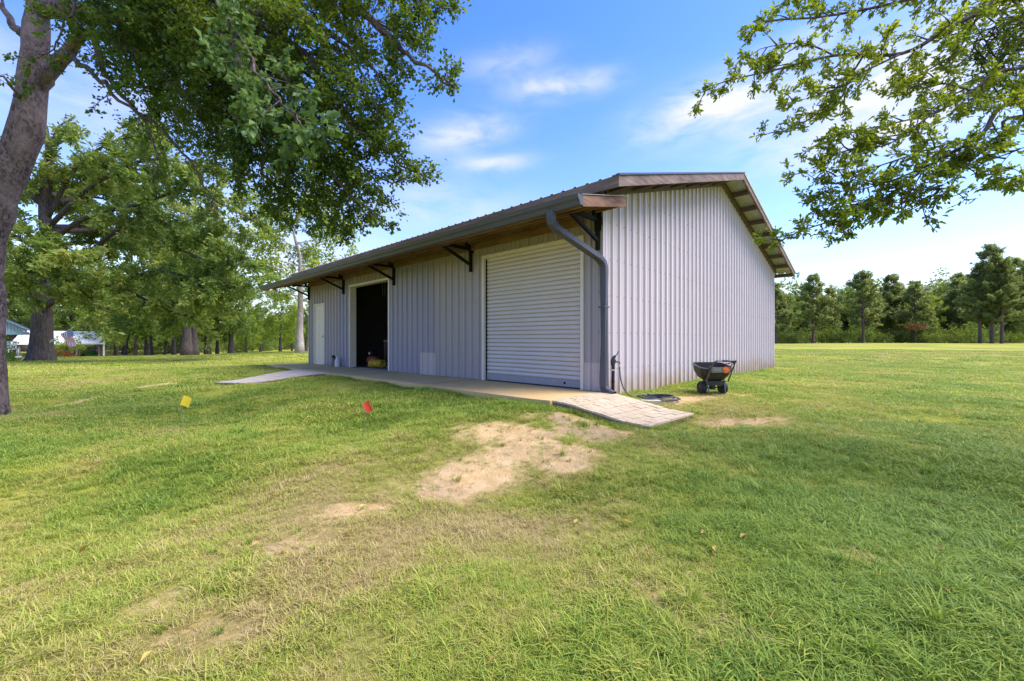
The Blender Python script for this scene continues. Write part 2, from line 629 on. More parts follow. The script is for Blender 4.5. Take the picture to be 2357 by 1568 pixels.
M['steel'] = simple('steel_flask', (0.10, 0.10, 0.10), (0.16, 0.16, 0.15), rough=0.4)
M['clear'] = simple('clear_plastic', (0.55, 0.55, 0.6), (0.62, 0.62, 0.66), rough=0.25)


# ------------------------------------------------------------------ terrain
C0 = (1.449, 6.74)                        # near corner of the metal building
D1 = (-0.7199, 0.6938)                    # along its front, away from the corner
NF = (-0.6938, -0.7199)                   # outward from its front
BANG = math.atan2(D1[1], D1[0])


def bw(t, e):
    return (C0[0] + D1[0] * t + NF[0] * e, C0[1] + D1[1] * t + NF[1] * e)


def te(x, y):
    dx, dy = x - C0[0], y - C0[1]
    return dx * D1[0] + dy * D1[1], dx * NF[0] + dy * NF[1]


LB, WB = 12.14, 11.1
ctrl = [(0, 0, -.70), (-2, 0, -.72), (2, 0, -.68), (0, -8, -.8), (8, -6, -.6), (-10, -6, -.85), (-3, 3, -.58), (0, 3.2, -.52), (3, 3, -.44), (1, 4.6, -.34), (-2, 5.2, -.36),
        (-4.6, 6.4, -.44), (1.63, 5.1, -.29), (2.5, 5.7, -.25), (3.6, 7.4, -.15), (5, 5, -.28), (8, 8, -.16), (-9.8, 8.2, -.68), (-7.6, 10.4, -.30), (-12, 12, -.5),
        (-6.5, 8.6, -.42), (-9.5, 15, -.16), (-27.9, 26, -.42), (-20, 18, -.42), (-31, 40, -.58), (-48, 52, -1.45), (-60, 60, -1.6), (-36, 52, -.9), (-15.6, 31, -.10), (-20, 60, -.45), (0, 60, 0.1),
        (18, 26, 0.03), (30, 28, .05), (30, 60, .35), (60, 70, .4), (90, 70, .4), (40, 90, .45), (-80, 90, -1.2), (-30, 100, -.6), (0, 120, .2), (60, 10, -.1), (-60, 10, -.8), (20, 10, -.1), (12, 3, -.3), (-30, 5, -.7)]
for t in (0.5, 2.5, 4.5, 6.0, 10.0, 12.0):
    ctrl.append((*bw(t, 1.6), -.05))
for t in (0.5, 1.5, 3, 4.5, 6):
    ctrl.append((*bw(t, 2.1), -.13))
for t, e, z in ((.1, 1.5, -.05), (-.2, 1.45, -.09), (-.6, 1.28, -.17), (-1.0, 1.1, -.25), (-1.3, .95, -.29), (-.3, -.12, -.06), (-.8, -.15, -.14), (-1.3, -.15, -.22), (-1.45, .4, -.28), (9.2, 1.7, -.07), (9.1, 2.6, -.2), (7.1, 1.8, -.09), (7.6, 2.9, -.22), (8.6, 3.6, -.3), (-.6, .6, -.2), (-.2, .6, -.16)):
    ctrl.append((*bw(t, e), z))
for s in (0.3, 3, 6, 9, 11):
    ctrl.append((*bw(-.1, -s), -.06 - .008 * s))
ctrl = np.array(ctrl)


def ground_z(x, y):
    x, y = np.asarray(x, float), np.asarray(y, float)
    num = np.zeros_like(x)
    den = np.zeros_like(x)
    for cx, cy, cz in ctrl:
        d2 = (x - cx) ** 2 + (y - cy) ** 2
        w = 1.0 / (d2 + 0.12) ** 1.7
        num += w * cz
        den += w
    z = num / den
    r = np.sqrt(x * x + y * y)
    amp = np.clip((r - 1) / 6, 0.3, 1)
    z = z + (fbm(x * .9, y * .9, 3, 5) - .5) * 0.07 * amp + (fbm(x * 3.1, y * 3.1, 2, 9) - .5) * 0.025
    # under the building, apron and ramps the soil stays below them
    t, e = te(x, y)
    inside = (t > -0.02) & (t < LB + .02) & (e < 1.42) & (e > -WB)
    z = np.where(inside, np.minimum(z, -.09), z)
    return z


def gz(x, y):
    return float(ground_z(np.array([x]), np.array([y]))[0])


# bare soil: (x, y, rx, ry, angle, strength)
BARE = [(0.12, 4.55, .66, .38, -15, 1.2), (-.42, 3.70, .56, .30, 35, 1.2), (-.1, 4.15, .42, .26, 40, .95), (.50, 4.2, .36, .36, 20, 1.05), (.60, 5.25, .5, .46, 0, 1.0), (1.0, 4.95, .42, .36, 0, .95), (3.1, 5.55, .85, .34, 8, .95),
        (3.9, 5.2, .7, .2, -15, .5), (2.9, 7.05, .95, .30, 40, .8), (2.2, 6.75, .5, .25, 40, .6), (4.5, 7.6, .8, .18, 10, .45), (-1.55, 1.85, .24, .09, 20, .56), (-2.5, 1.45, .22, .08, 10, .52), (-1.15, 3.1, .40, .15, 20, .7),
        (-1.5, 2.6, .7, .22, 12, .5), (3.4, 3.4, .22, .10, 10, .5), (1.95, 2.35, .20, .08, -20, .48), (-9.9, 9.2, .95, .2, 48, .72), (-8.7, 10.6, 1.15, .2, 50, .75), (-18, 16.5, 2.2, .7, 10, .7),
        (.5, 3.3, .30, .14, 0, .5), (-.6, 3.2, .7, .30, 25, .36), (3.6, 26, 40, .45, 1.5, .0)]


def bare(x, y):
    x, y = np.asarray(x, float), np.asarray(y, float)
    tot = np.zeros_like(x)
    for cx, cy, rx, ry, a, s in BARE:
        ca, sa = math.cos(R(a)), math.sin(R(a))
        u = ((x - cx) * ca + (y - cy) * sa) / rx
        v = (-(x - cx) * sa + (y - cy) * ca) / ry
        tot = np.maximum(tot, s * np.exp(-(u * u + v * v) * 0.8))
    n = fbm(x * 2.3, y * 2.3, 5, 3)
    n2 = fbm(x * 7, y * 7, 3, 23)
    val = tot * 1.35 + (n - .5) * 1.5 * np.clip(tot * 2.2, .15, 1) + (n2 - .5) * 1.15 * np.clip(tot * 2.2, .1, 1) - .34
    # thin spots scattered through the lawn
    sc = (fbm(x * 1.1 + 40, y * 1.1 - 7, 4, 77) - .74) * 3.5
    near = np.exp(-((x + 1.5) ** 2 / 10 + (y - 2.2) ** 2 / 5))
    sc = sc + near * (fbm(x * 3.3, y * 3.3, 4, 41) - .50) * 3.2
    return np.clip(np.maximum(val, sc * .6), 0, 1)


def dryness(x, y):
    """0 lush, 1 straw"""
    d = np.exp(-((x + 1.8) ** 2 / 7 + (y - 1.9) ** 2 / 4)) * .52 + np.exp(-((x - .1) ** 2 / 2.2 + (y - 4.2) ** 2 / 1.6)) * .45
    d = d + np.exp(-((x - 3) ** 2 / 3 + (y - 6.6) ** 2 / 1.2)) * .4
    d = d + (fbm(x * .7, y * .7, 4, 61) - .5) * 0.9 + (fbm(x * 2.6, y * 2.6, 4, 67) - .5) * 0.9 + .16
    d = d + np.where(x > 5, np.exp(-((y - 25.5 - .04 * x) / .7) ** 2) * .7, 0)
    lush = np.exp(-((x - 3) ** 2 / 4 + (y - 2.2) ** 2 / 2.2)) * .35
    far = np.clip((np.hypot(x, y) - 6) / 12, 0, 1) * .22
    return np.clip(d - lush + far, 0, 1)


def build_ground():
    n = 460
    u = np.linspace(-1, 1, n)
    xs = 2.3 * np.sinh(6.3 * u)
    ys = 5.0 + 2.3 * np.sinh(6.3 * u)
    X, Y = np.meshgrid(xs, ys)
    X, Y = X.ravel(), Y.ravel()
    Z = ground_z(X, Y)
    idx = np.arange(n * n).reshape(n, n)
    Fc = np.stack([idx[:-1, :-1], idx[:-1, 1:], idx[1:, 1:], idx[1:, :-1]], -1).reshape(-1, 4)
    V = np.stack([X, Y, Z], 1)
    m, nt, b = new_mat('lawn_soil')
    N, L = nt.nodes, nt.links
    b.inputs['Roughness'].default_value = 0.95
    b.inputs['Specular IOR Level'].default_value = 0.1
    tc = N.new('ShaderNodeTexCoord')

    def noise(s, d=5, r=.6):
        q = N.new('ShaderNodeTexNoise')
        q.inputs['Scale'].default_value = s
        q.inputs['Detail'].default_value = d
        q.inputs['Roughness'].default_value = r
        L.new(tc.outputs['Object'], q.inputs['Vector'])
        return q.outputs['Fac']

    def rng(v, a, b_, c=0, d=1):
        q = N.new('ShaderNodeMapRange')
        q.inputs['From Min'].default_value = a
        q.inputs['From Max'].default_value = b_
        q.inputs['To Min'].default_value = c
        q.inputs['To Max'].default_value = d
        L.new(v, q.inputs[0])
        return q.outputs[0]

    def mix(f, a, b_):
        q = N.new('ShaderNodeMix')
        q.data_type = 'RGBA'
        L.new(f, q.inputs['Factor'])
        for s, v in (('A', a), ('B', b_)):
            if isinstance(v, tuple):
                q.inputs[s].default_value = (*v, 1)
            else:
                L.new(v, q.inputs[s])
        return q.outputs['Result']
    at_b = N.new('ShaderNodeAttribute')
    at_b.attribute_name = 'bare'
    at_d = N.new('ShaderNodeAttribute')
    at_d.attribute_name = 'dry'
    fine = noise(26, 6, .75)
    mid = noise(1.1, 5)
    big = noise(0.13, 4)
    green = mix(rng(fine, .35, .68), (.135, .165, .028), (.255, .285, .046))
    green = mix(rng(big, .35, .65), green, mix(rng(fine, .3, .7), (.29, .31, .026), (.39, .39, .042)))
    straw = mix(rng(fine, .3, .7), (.21, .135, .06), (.34, .235, .105))
    lawn = mix(rng(at_d.outputs['Fac'], .25, 1.15), green, straw)
    soil = mix(rng(noise(9, 6, .7), .3, .7), (.45, .285, .115), (.63, .45, .235))
    soil = mix(rng(mid, .45, .7), soil, mix(rng(fine, .3, .7), (.30, .185, .10), (.44, .32, .21)))
    brk = N.new('ShaderNodeMath')
    brk.operation = 'MULTIPLY_ADD'
    L.new(noise(14, 5, .7), brk.inputs[0])
    brk.inputs[1].default_value = 1.7
    brk.inputs[2].default_value = -.85
    ad = N.new('ShaderNodeMath')
    ad.operation = 'ADD'
    L.new(at_b.outputs['Fac'], ad.inputs[0])
    L.new(brk.outputs[0], ad.inputs[1])
    colr = mix(rng(ad.outputs[0], .10, .75), lawn, soil)
    L.new(colr, b.inputs['Base Color'])
    bp = N.new('ShaderNodeBump')
    bp.inputs['Strength'].default_value = 0.7
    bp.inputs['Distance'].default_value = 0.03
    L.new(noise(38, 6, .75), bp.inputs['Height'])
    L.new(bp.outputs[0], b.inputs['Normal'])
    me = np_mesh('ground', V, Fc, m, smooth=True)
    for nm, arr in (('bare', bare(X, Y)), ('dry', dryness(X, Y))):
        a = me.attributes.new(nm, 'FLOAT', 'POINT')
        a.data.foreach_set('value', arr.astype(np.float32))
    tag(obj('ground', me), 'mown lawn with bare sandy patches sloping up to the metal building', None, None, 'structure')


build_ground()

# ------------------------------------------------------------------ the metal building (local axes: t along front, e outward, z up)
bld = empty('metal_building', (C0[0], C0[1], 0), BANG)
tag(bld, 'grey ribbed metal workshop building with brown roof, awning and roll-up door', 'building')
PITCH, RIDGE_E = 0.2907, -5.6


def zr(e):
    """top of roof metal"""
    base = 3.216 + PITCH * 0.38
    if e >= RIDGE_E:
        return base - PITCH * e
    return base - PITCH * RIDGE_E + PITCH * (e - RIDGE_E)


RIB = 0.2286


def rib_profile(a, b, rib=RIB, h=0.036, phase=0.0):
    """(x, height) points of ribbed sheet between a and b"""
    pts = []
    k0 = math.floor((a - phase) / rib) - 1
    k1 = math.ceil((b - phase) / rib) + 1
    for k in range(k0, k1 + 1):
        x = phase + k * rib
        pts += [(x - .036, 0), (x - .020, h), (x + .020, h), (x + .036, 0), (x + rib / 2 - .040, 0), (x + rib / 2 - .032, h * .22), (x + rib / 2 - .018, h * .22), (x + rib / 2 - .010, 0),
                (x + rib / 2 + .012, 0), (x + rib / 2 + .020, h * .22), (x + rib / 2 + .034, h * .22), (x + rib / 2 + .042, 0)]
    pts.sort()
    out = []

    def val(x):
        for (x0, y0), (x1, y1) in zip(pts, pts[1:]):
            if x0 <= x <= x1:
                return y0 + (y1 - y0) * (x - x0) / max(x1 - x0, 1e-9)
        return 0
    out = [(a, val(a))] + [p for p in pts if a + 1e-4 < p[0] < b - 1e-4] + [(b, val(b))]
    return out


OPEN = [(0.36, 2.84, 0.0, 2.55), (6.55, 8.91, 0.0, 2.50), (10.74, 11.65, 0.0, 2.08)]


def front_panel(t0, t1, off, mat, name='wall_panel', z0=0.005, z1=3.28, label=None):
    mb = MB()
    cuts = sorted({t0, t1, *[c for o in OPEN for c in o[:2] if t0 < c < t1]})
    for a, b in zip(cuts, cuts[1:]):
        mid = (a + b) / 2
        za = z0
        for o in OPEN:
            if o[0] < mid < o[1]:
                za = max(za, o[3])
        if za >= z1:
            continue
        pr = rib_profile(a, b)
        p = [(t, off + h, za) for t, h in pr] + [(t, off + h, z1) for t, h in pr]
        n = len(pr)
        mb.poly(p, [(i, i + 1, n + i + 1, n + i) for i in range(n - 1)])
    if not mb.f:
        return
    o = mb.build(name, mat, bld)
    if label:
        o['label'] = label


edges = [0.0, 0.36, 1.6, 2.84, 3.70, 4.55]
for a, b in zip(edges, edges[1:]):
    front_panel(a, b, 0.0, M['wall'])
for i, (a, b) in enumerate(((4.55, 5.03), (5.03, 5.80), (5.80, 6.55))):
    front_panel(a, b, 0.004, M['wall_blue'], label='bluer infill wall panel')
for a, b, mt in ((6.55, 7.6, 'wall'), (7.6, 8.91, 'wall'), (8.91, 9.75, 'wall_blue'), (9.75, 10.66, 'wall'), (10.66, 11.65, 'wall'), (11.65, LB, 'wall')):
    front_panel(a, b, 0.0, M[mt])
front_panel(4.47, 5.06, 0.014, M['wall_patch'], 'patch_panel', 0.004, 0.53, 'short lighter patch panel at the wall foot')
front_panel(0.03, 0.355, 0.012, M['wall_patch'], 'patch_panel', 0.004, 0.46)


def gable_panel(t, s0, s1, mat, outward=-1, zb=None):
    pr = rib_profile(s0, s1, phase=0.05)
    p, n = [], len(pr)
    ext = []
    for s, h in pr:
        ext.append((t + outward * h, -s))
    for (a, b) in ext:
        p.append((a, b, -0.12 - 0.008 * -b if zb is None else zb))
    for (a, b) in ext:
        p.append((a, b, zr(b) - 0.04))
    MB().poly(p, [(i, i + 1, n + i + 1, n + i) for i in range(n - 1)]).build('wall_panel', mat, bld)


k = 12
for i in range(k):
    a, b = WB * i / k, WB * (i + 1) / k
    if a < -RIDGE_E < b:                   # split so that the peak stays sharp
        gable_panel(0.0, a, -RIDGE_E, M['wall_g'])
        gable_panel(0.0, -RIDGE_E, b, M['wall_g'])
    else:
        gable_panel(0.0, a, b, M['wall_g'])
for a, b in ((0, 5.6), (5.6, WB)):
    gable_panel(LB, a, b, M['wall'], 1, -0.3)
MB().box(0, LB, -WB - .02, -WB, -.3, zr(-WB) - .04).build('rear_wall', M['wall'], bld)
# screw heads
mb = MB()
for z in (0.35, 0.95, 1.55, 2.15, 2.75, 3.35, 3.95, 4.4):
    s = 0.05 + .165
    while s < WB:
        if z < zr(-s) - .3:
            mb.box(-.009, 0.0, -s - .0065, -s + .0065, z - .0065, z + .0065)
        s += RIB
mb.build('gable_screws', M['screw'], bld)['kind'] = 'stuff'
mb = MB()
for z in (0.3, 0.95, 1.6, 2.2, 2.85):
    t = .062
    while t < LB:
        if not any(o[0] - .12 < t < o[1] + .12 and z < o[3] + .1 for o in OPEN):
            mb.box(t - .007, t + .007, 0.004, .013, z - .007, z + .007)
        t += RIB
mb.build('front_screws', M['screw'], bld)['kind'] = 'stuff'
# corner trim
MB().box(-.022, .03, 0.020, .026, 0.0, 3.2).box(-.028, -.022, -.04, .026, -.02, 3.2).build('corner_trim', M['wall_g'], bld)
MB().box(LB - .03, LB + .022, 0.020, .026, 0.0, 3.2).build('corner_trim', M['wall'], bld)
# floor, then a dark box added behind the doorway to keep it black
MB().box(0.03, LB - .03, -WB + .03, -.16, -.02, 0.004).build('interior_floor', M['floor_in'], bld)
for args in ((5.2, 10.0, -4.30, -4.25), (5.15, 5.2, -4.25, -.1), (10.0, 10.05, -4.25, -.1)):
    MB().box(*args, 0.004, 3.0).build('added_dark_wall', M['dark_in'], bld)
MB().box(5.15, 10.05, -4.3, -.1, 3.0, 3.04).build('added_dark_lid', M['dark_in'], bld)


# roof sheets
def roof_sheets(e0, e1, t0, t1, n, mat, name, zf, rib=RIB, h=0.02):
    for i in range(n):
        a, b = t0 + (t1 - t0) * i / n, t0 + (t1 - t0) * (i + 1) / n
        pr = rib_profile(a, b, rib, h)
        m_ = len(pr)
        p = []
        for e in (e0, e1):
            for th in (0.0, -0.006):
                p += [(t, e, zf(e) + hh + th) for t, hh in pr]
        f = []
        for j in range(m_ - 1):
            f.append((j, j + 1, 2 * m_ + j + 1, 2 * m_ + j))
            f.append((m_ + j + 1, m_ + j, 3 * m_ + j, 3 * m_ + j + 1))
            f.append((j + 1, j, m_ + j, m_ + j + 1))
        MB().poly(p, f).build(name, mat, bld)


TG = -0.55
roof_sheets(0.44, RIDGE_E, TG, LB + .5, 14, M['roof'], 'roof_panel', zr)
roof_sheets(-WB - .52, RIDGE_E, TG, LB + .5, 14, M['roof_under'], 'roof_panel', zr)
p = []
for t in (TG - .01, LB + .51):
    p += [(t, RIDGE_E + .20, zr(RIDGE_E + .20) + .028), (t, RIDGE_E, zr(RIDGE_E) + .05), (t, RIDGE_E - .20, zr(RIDGE_E - .20) + .028), (t, RIDGE_E - .2, zr(RIDGE_E - .2) + .012), (t, RIDGE_E, zr(RIDGE_E) + .03), (t, RIDGE_E + .20, zr(RIDGE_E + .2) + .012)]
MB().poly(p, [(0, 1, 7, 6), (1, 2, 8, 7), (0, 5, 4, 1), (1, 4, 3, 2), (6, 7, 10, 11), (7, 8, 9, 10), (5, 11, 10, 4), (4, 10, 9, 3)]).build('ridge_cap', M['roof_under'], bld)


def sloped_board(name, t0, t1, e0, e1, top, bot, mat):
    """board that follows the roof slope between e0 and e1"""
    p = []
    for t in (t0, t1):
        p += [(t, e0, zr(e0) + bot), (t, e1, zr(e1) + bot), (t, e1, zr(e1) + top), (t, e0, zr(e0) + top)]
    return MB().poly(p, [(0, 1, 2, 3), (7, 6, 5, 4), (0, 4, 5, 1), (1, 5, 6, 2), (2, 6, 7, 3), (3, 7, 4, 0)]).build(name, mat, bld)


sloped_board('rake_board', TG + .01, TG + .048, 0.40, RIDGE_E + .004, -.008, -.165, M['wood_grey'])
sloped_board('rake_board', TG + .01, TG + .048, -WB - .5, RIDGE_E - .004, -.008, -.165, M['wood_grey'])
sloped_board('drip_edge', TG - .008, TG + .06, 0.445, RIDGE_E + .002, .026, -.004, M['gutter'])
sloped_board('drip_edge', TG - .008, TG + .06, -WB - .525, RIDGE_E - .002, .026, -.03, M['roof_under'])
sloped_board('rafter', -.075, -.03, 0.0, RIDGE_E + .004, -.03, -.20, M['wood_dark'])
sloped_board('rafter', -.075, -.03, -WB, RIDGE_E - .004, -.03, -.20, M['wood_dark'])
MB().box(TG + .008, LB + .5, .402, .44, zr(.42) - .165, zr(.42) - .004).build('fascia_board', wood('eave_lumber', (0.18, 0.125, 0.10), (0.30, 0.21, 0.16), 0), bld)
e = 0.0
pur = []
while e > RIDGE_E + .3:
    pur.append(e - .1)
    e -= 0.78
e = -WB - .46
while e < RIDGE_E - .2:
    pur.append(e)
    e += 0.76
for e in pur:
    MB().box(TG + .052, 0.9, e - .022, e + .022, zr(e) - .165, zr(e) - .035).build('purlin', M['wood_dark'], bld)

# awning along the front
ES, AS = 1.13, 0.222


def za(e):
    return 3.02 - AS * e


T_A0, T_A1 = -0.38, 13.46
roof_sheets(ES + .05, 0.03, T_A0, T_A1, 14, M['roof'], 'awning_panel', lambda e: za(e) + .012)
MB().box(T_A0 + .02, T_A1 - .02, 1.085, 1.125, za(1.1) - .155, za(1.1) - .002).build('awning_fascia', M['wood_gold'], bld)
for e in (0.80, 0.14):
    MB().box(T_A0 + .05, T_A1 - .05, e - .02, e + .02, za(e) - .15, za(e) - .004).build('awning_purlin', M['wood_gold'], bld)
MB().box(0.35, LB - .05, 0.028, 0.066, za(.05) - .29, za(.05) - .16).build('ledger_board', M['wood_gold'], bld)
MB().box(T_A0 + .05, T_A1 - .05, .42, .46, za(.44) - .13, za(.44) - .004).build('awning_purlin', M['wood_gold'], bld)
p = []
for t in (T_A0 - .018, T_A0 + .018):
    p += [(t, 1.125, za(1.125) - .15), (t, -.02, za(0) - .145), (t, -.02, za(0) - .002), (t, 1.125, za(1.125) - .002)]
MB().poly(p, [(0, 1, 2, 3), (7, 6, 5, 4), (0, 4, 5, 1), (1, 5, 6, 2), (2, 6, 7, 3), (3, 7, 4, 0)]).build('awning_end_board', M['wood_end'], bld)
MB().poly([(T_A0 - .03, 1.16, za(1.16) + .01), (T_A0 - .03, -.14, za(-.14) + .01), (T_A0 + .05, -.14, za(-.14) + .01), (T_A0 + .05, 1.16, za(1.16) + .01),
           (T_A0 - .03, 1.16, za(1.16) + .016), (T_A0 - .03, -.14, za(-.14) + .016), (T_A0 + .05, -.14, za(-.14) + .016), (T_A0 + .05, 1.16, za(1.16) + .016)],
          [(0, 1, 2, 3), (4, 7, 6, 5), (0, 4, 5, 1), (1, 5, 6, 2), (2, 6, 7, 3), (3, 7, 4, 0)]).build('awning_drip_edge', M['roof_under'], bld)
# gutter, K style profile in (e, z), open on top
gz0 = za(1.13)
prof = [(1.128, gz0 - .005), (1.128, gz0 - .135), (1.195, gz0 - .135), (1.215, gz0 - .085), (1.245, gz0 - .055), (1.255, gz0 - .02), (1.262, gz0 - .004), (1.245, gz0 - .004), (1.235, gz0 - .02), (1.226, gz0 - .05), (1.203, gz0 - .078), (1.187, gz0 - .125), (1.136, gz0 - .125), (1.136, gz0 - .005)]
gut = MB().prism([(T_A0 - .02, a, b) for a, b in prof], (T_A1 - T_A0 + .04, 0, 0)).build('gutter', M['gutter'], bld)
for t in (T_A0 - .022, T_A1 + .018):
    MB().prism([(t, a, b) for a, b in prof[:7]], (.004, 0, 0)).build('gutter_end_cap', M['gutter'], gut)
mb = MB()
t = T_A0 + .1
while t < T_A1:
    mb.box(t - .017, t + .017, 1.15, 1.176, za(1.16) + .034, za(1.16) + .040)
    t += RIB
mb.build('rib_end_closures', simple('rib_end', (0.70, 0.66, 0.66), None, rough=0.3), bld)['kind'] = 'stuff'
# downspout: rectangular pipe swept along a path
path = [(.10, 1.19, gz0 - .12), (.10, 1.19, gz0 - .23), (.095, 1.175, gz0 - .29), (.08, 1.12, gz0 - .345), (.06, 1.03, gz0 - .385), (-.035, .18, 2.115), (-.05, .09, 2.06), (-.055, .055, 1.99), (-.055, .05, 1.90), (-.055, .05, .18), (-.06, .05, .09), (-.09, .05, .03), (-.15, .05, -.005), (-.24, .05, -.03)]
mb = MB()
rings = []
for i, q in enumerate(path):
    q = Vector(q)
    a = Vector(path[max(i - 1, 0)])
    b = Vector(path[min(i + 1, len(path) - 1)])
    d = (b - a).normalized()
    side = Vector((1, 0, 0)) if i < 9 else Vector((0, -1, 0))
    side = (side - d * side.dot(d)).normalized()
    up = d.cross(side)
    w, h = (.058, .046) if i < 9 else (.050, .060)
    rings.append([q + side * (sx * w) + up * (sy * h) for sx, sy in ((-1, -.75), (-.75, -1), (-.25, -1), (-.12, -.9), (.12, -.9), (.25, -1), (.75, -1), (1, -.75), (1, .75), (.75, 1), (-.75, 1), (-1, .75))])
nr = 12
o = 0
mb.v = [tuple(v) for r_ in rings for v in r_]
for i in range(len(rings) - 1):
    # match ring start so the seam does not twist
    for kk in range(nr):
        k2 = (kk + 1) % nr
        mb.f.append((i * nr + kk, i * nr + k2, (i + 1) * nr + k2, (i + 1) * nr + kk))
ds = mb.build('downspout', M['gutter'], bld)
# elbow pleats
for (i0, i1, n_) in ((1, 4, 7), (5, 8, 6), (10, 12, 6)):
    mb = MB()
    for j in range(n_):
        fpos = i0 + (i1 - i0) * j / (n_ - 1)
        i = int(min(fpos, len(path) - 2))
        fr = fpos - i
        q = Vector(path[i]).lerp(Vector(path[i + 1]), fr)
        d = (Vector(path[i + 1]) - Vector(path[i])).normalized()
        mb.bar(q - d * .004, q + d * .004, .117 if i < 9 else .105, .096 if i < 9 else .125, up=(0, 1, 0) if abs(d.z) > .5 else (0, 0, 1))
    mb.build('elbow_pleats', M['gutter'], ds)['kind'] = 'stuff'
MB().bar((-.03, .05, 1.35), (-.08, .05, 1.35), .02, .03).bar((-.055, -.02, 1.35), (-.055, .125, 1.35), .122, .02).build('strap', M['gutter'], ds)

# brackets
mb = MB()
mb.box(-.028, .028, .022, .078, 2.27, 2.83)
mb.box(-.028, .028, .022, 1.10, 2.722, 2.776)
mb.bar((0, .06, 2.42), (0, .80, 2.72), .05, .05)
mb.box(-.026, .026, .76, .84, 2.77, 2.86)
mb.box(-.026, .026, .11, .18, 2.77, 2.885)
mb.box(-.07, .07, .020, .028, 2.66, 2.80)
bm = mb.mesh('bracket', M['black'])
for t in (0.06, 3.18, 6.28, 9.28, LB - .06):
    b_ = obj('bracket', bm, bld)
    b_.location = (t, 0, 0)
MB().box(-.03, .10, .0785, .086, 2.56, 2.86).build('bracket_plate', M['black'], bld)

# roll-up door
OX0, OX1, OZ = 0.36, 2.84, 2.55
rd = MB().box(OX0 + .06, OX1 - .06, -.075, -.062, .02, 2.5).build('roll_up_door', M['slat_gap'], bld)
ns = 30
zt, zb = 2.52, 0.145
sh = (zt - zb) / ns
pr = []
for i in range(9):
    f_ = i / 8
    pr.append((-.055 + .017 * math.sin(math.pi * min(max((f_ - .02) / .9, 0), 1)) ** .7, f_ * (sh - .010)))
mb = MB()
n_ = len(pr)
mb.poly([(OX0 + .075, a, b) for a, b in pr] + [(OX1 - .075, a, b) for a, b in pr], [(i + 1, i, n_ + i, n_ + i + 1) for i in range(n_ - 1)])
sm = mb.mesh('slat', M['slat'], smooth=True)
for i in range(ns):
    s_ = obj('slat', sm, rd)
    s_.location = (0, 0, zb + i * sh)
MB().box(OX0 + .07, OX1 - .07, -.058, -.038, .022, .142).build('bottom_bar', simple('bar_grey', (0.25, 0.235, 0.255), (0.29, 0.27, 0.29), rough=0.5), rd)
MB().box(OX0 + .07, OX1 - .07, -.060, -.030, .004, .022).build('rubber_seal', M['rubber'], rd)
MB().lathe([(.0, 0), (.022, .0), (.022, .008), (.010, .012)], 10, (.78, -.038, .085), 'y').build('lock_knob', M['black'], rd)
mb = MB()
for i in range(ns):
    mb.box(OX1 - .078, OX1 - .058, -.05, -.036, zb + i * sh + .004, zb + i * sh + sh - .03)
mb.build('wind_clips', M['black'], rd)['kind'] = 'stuff'
for a, b in ((OX0 + .05, OX0 + .066), (OX1 - .062, OX1 - .05)):
    MB().box(a, b, -.09, -.028, 0.004, OZ).build('door_guide', M['trim'] if a < 1 else M['black'], rd)


def opening_trim(x0, x1, z1, d=.11, w=.05):
    """face trim plus jamb returns"""
    MB().box(x0 - .012, x0 + w, .018, .030, 0.004, z1 + .0).box(x0 - .006, x0 + w - .004, -d, .018, 0.004, z1 - .02).build('door_trim', M['trim'], bld)
    MB().box(x1 - w, x1 + .012, .018, .030, 0.004, z1 + .0).box(x1 - w + .004, x1 + .006, -d, .018, 0.004, z1 - .02).build('door_trim', M['trim'], bld)
    MB().box(x0 - .012, x1 + .012, .019, .032, z1 - .052, z1 + .014).box(x0, x1, -d, .019, z1 - .05, z1 - .002).build('door_trim', M['trim'], bld)


opening_trim(OX0, OX1, OZ)
opening_trim(6.55, 8.91, 2.50, .17, .06)
# entry door
ed = MB().box(10.80, 11.585, -.03, .008, .012, 2.025).build('entry_door', M['white_door'], bld)
MB().lathe([(.012, 0), (.012, .03), (.027, .035), (.03, .055), (.018, .07)], 12, (10.87, .008, .96), 'y').build('knob', M['chrome'], ed)
for z0_, z1_ in ((.14, .62), (.72, 1.42), (1.52, 1.90)):
    for x0_, x1_ in ((10.90, 11.16), (11.23, 11.49)):
        MB().box(x0_, x1_, .008, .013, z0_, z1_).build('door_panel', M['white_door'], ed)
for z in (0.25, 1.0, 1.8):
    MB().box(11.578, 11.596, .004, .016, z - .05, z + .05).build('hinge', M['chrome'], ed)
mb = MB().box(10.74, 10.795, .004, .034, 0.004, 2.08).box(11.59, 11.65, .004, .034, 0.004, 2.08).box(10.795, 11.59, .004, .034, 2.03, 2.08)
mb.build('door_frame', M['white_door'], ed)
MB().box(10.76, 11.63, -.03, .07, .0045, .012).build('threshold', M['chrome'], ed)
# floodlights under the awning's far end
fl = MB().lathe([(.05, 0), (.055, .02), (.03, .06), (.02, .09)], 12, (13.1, .95, 2.69)).build('floodlight', M['trim'], bld)
for a, b in (((13.16, .98, 2.68), (13.34, 1.06, 2.62)), ((13.12, .92, 2.68), (13.05, .80, 2.60))):
    A, B = Vector(a), Vector(b)
    mb = MB().tube([A, A.lerp(B, .35), A.lerp(B, .5), B], [.018, .022, .05, .07], 10)
    mb.build('lamp_head', M['trim'], fl)

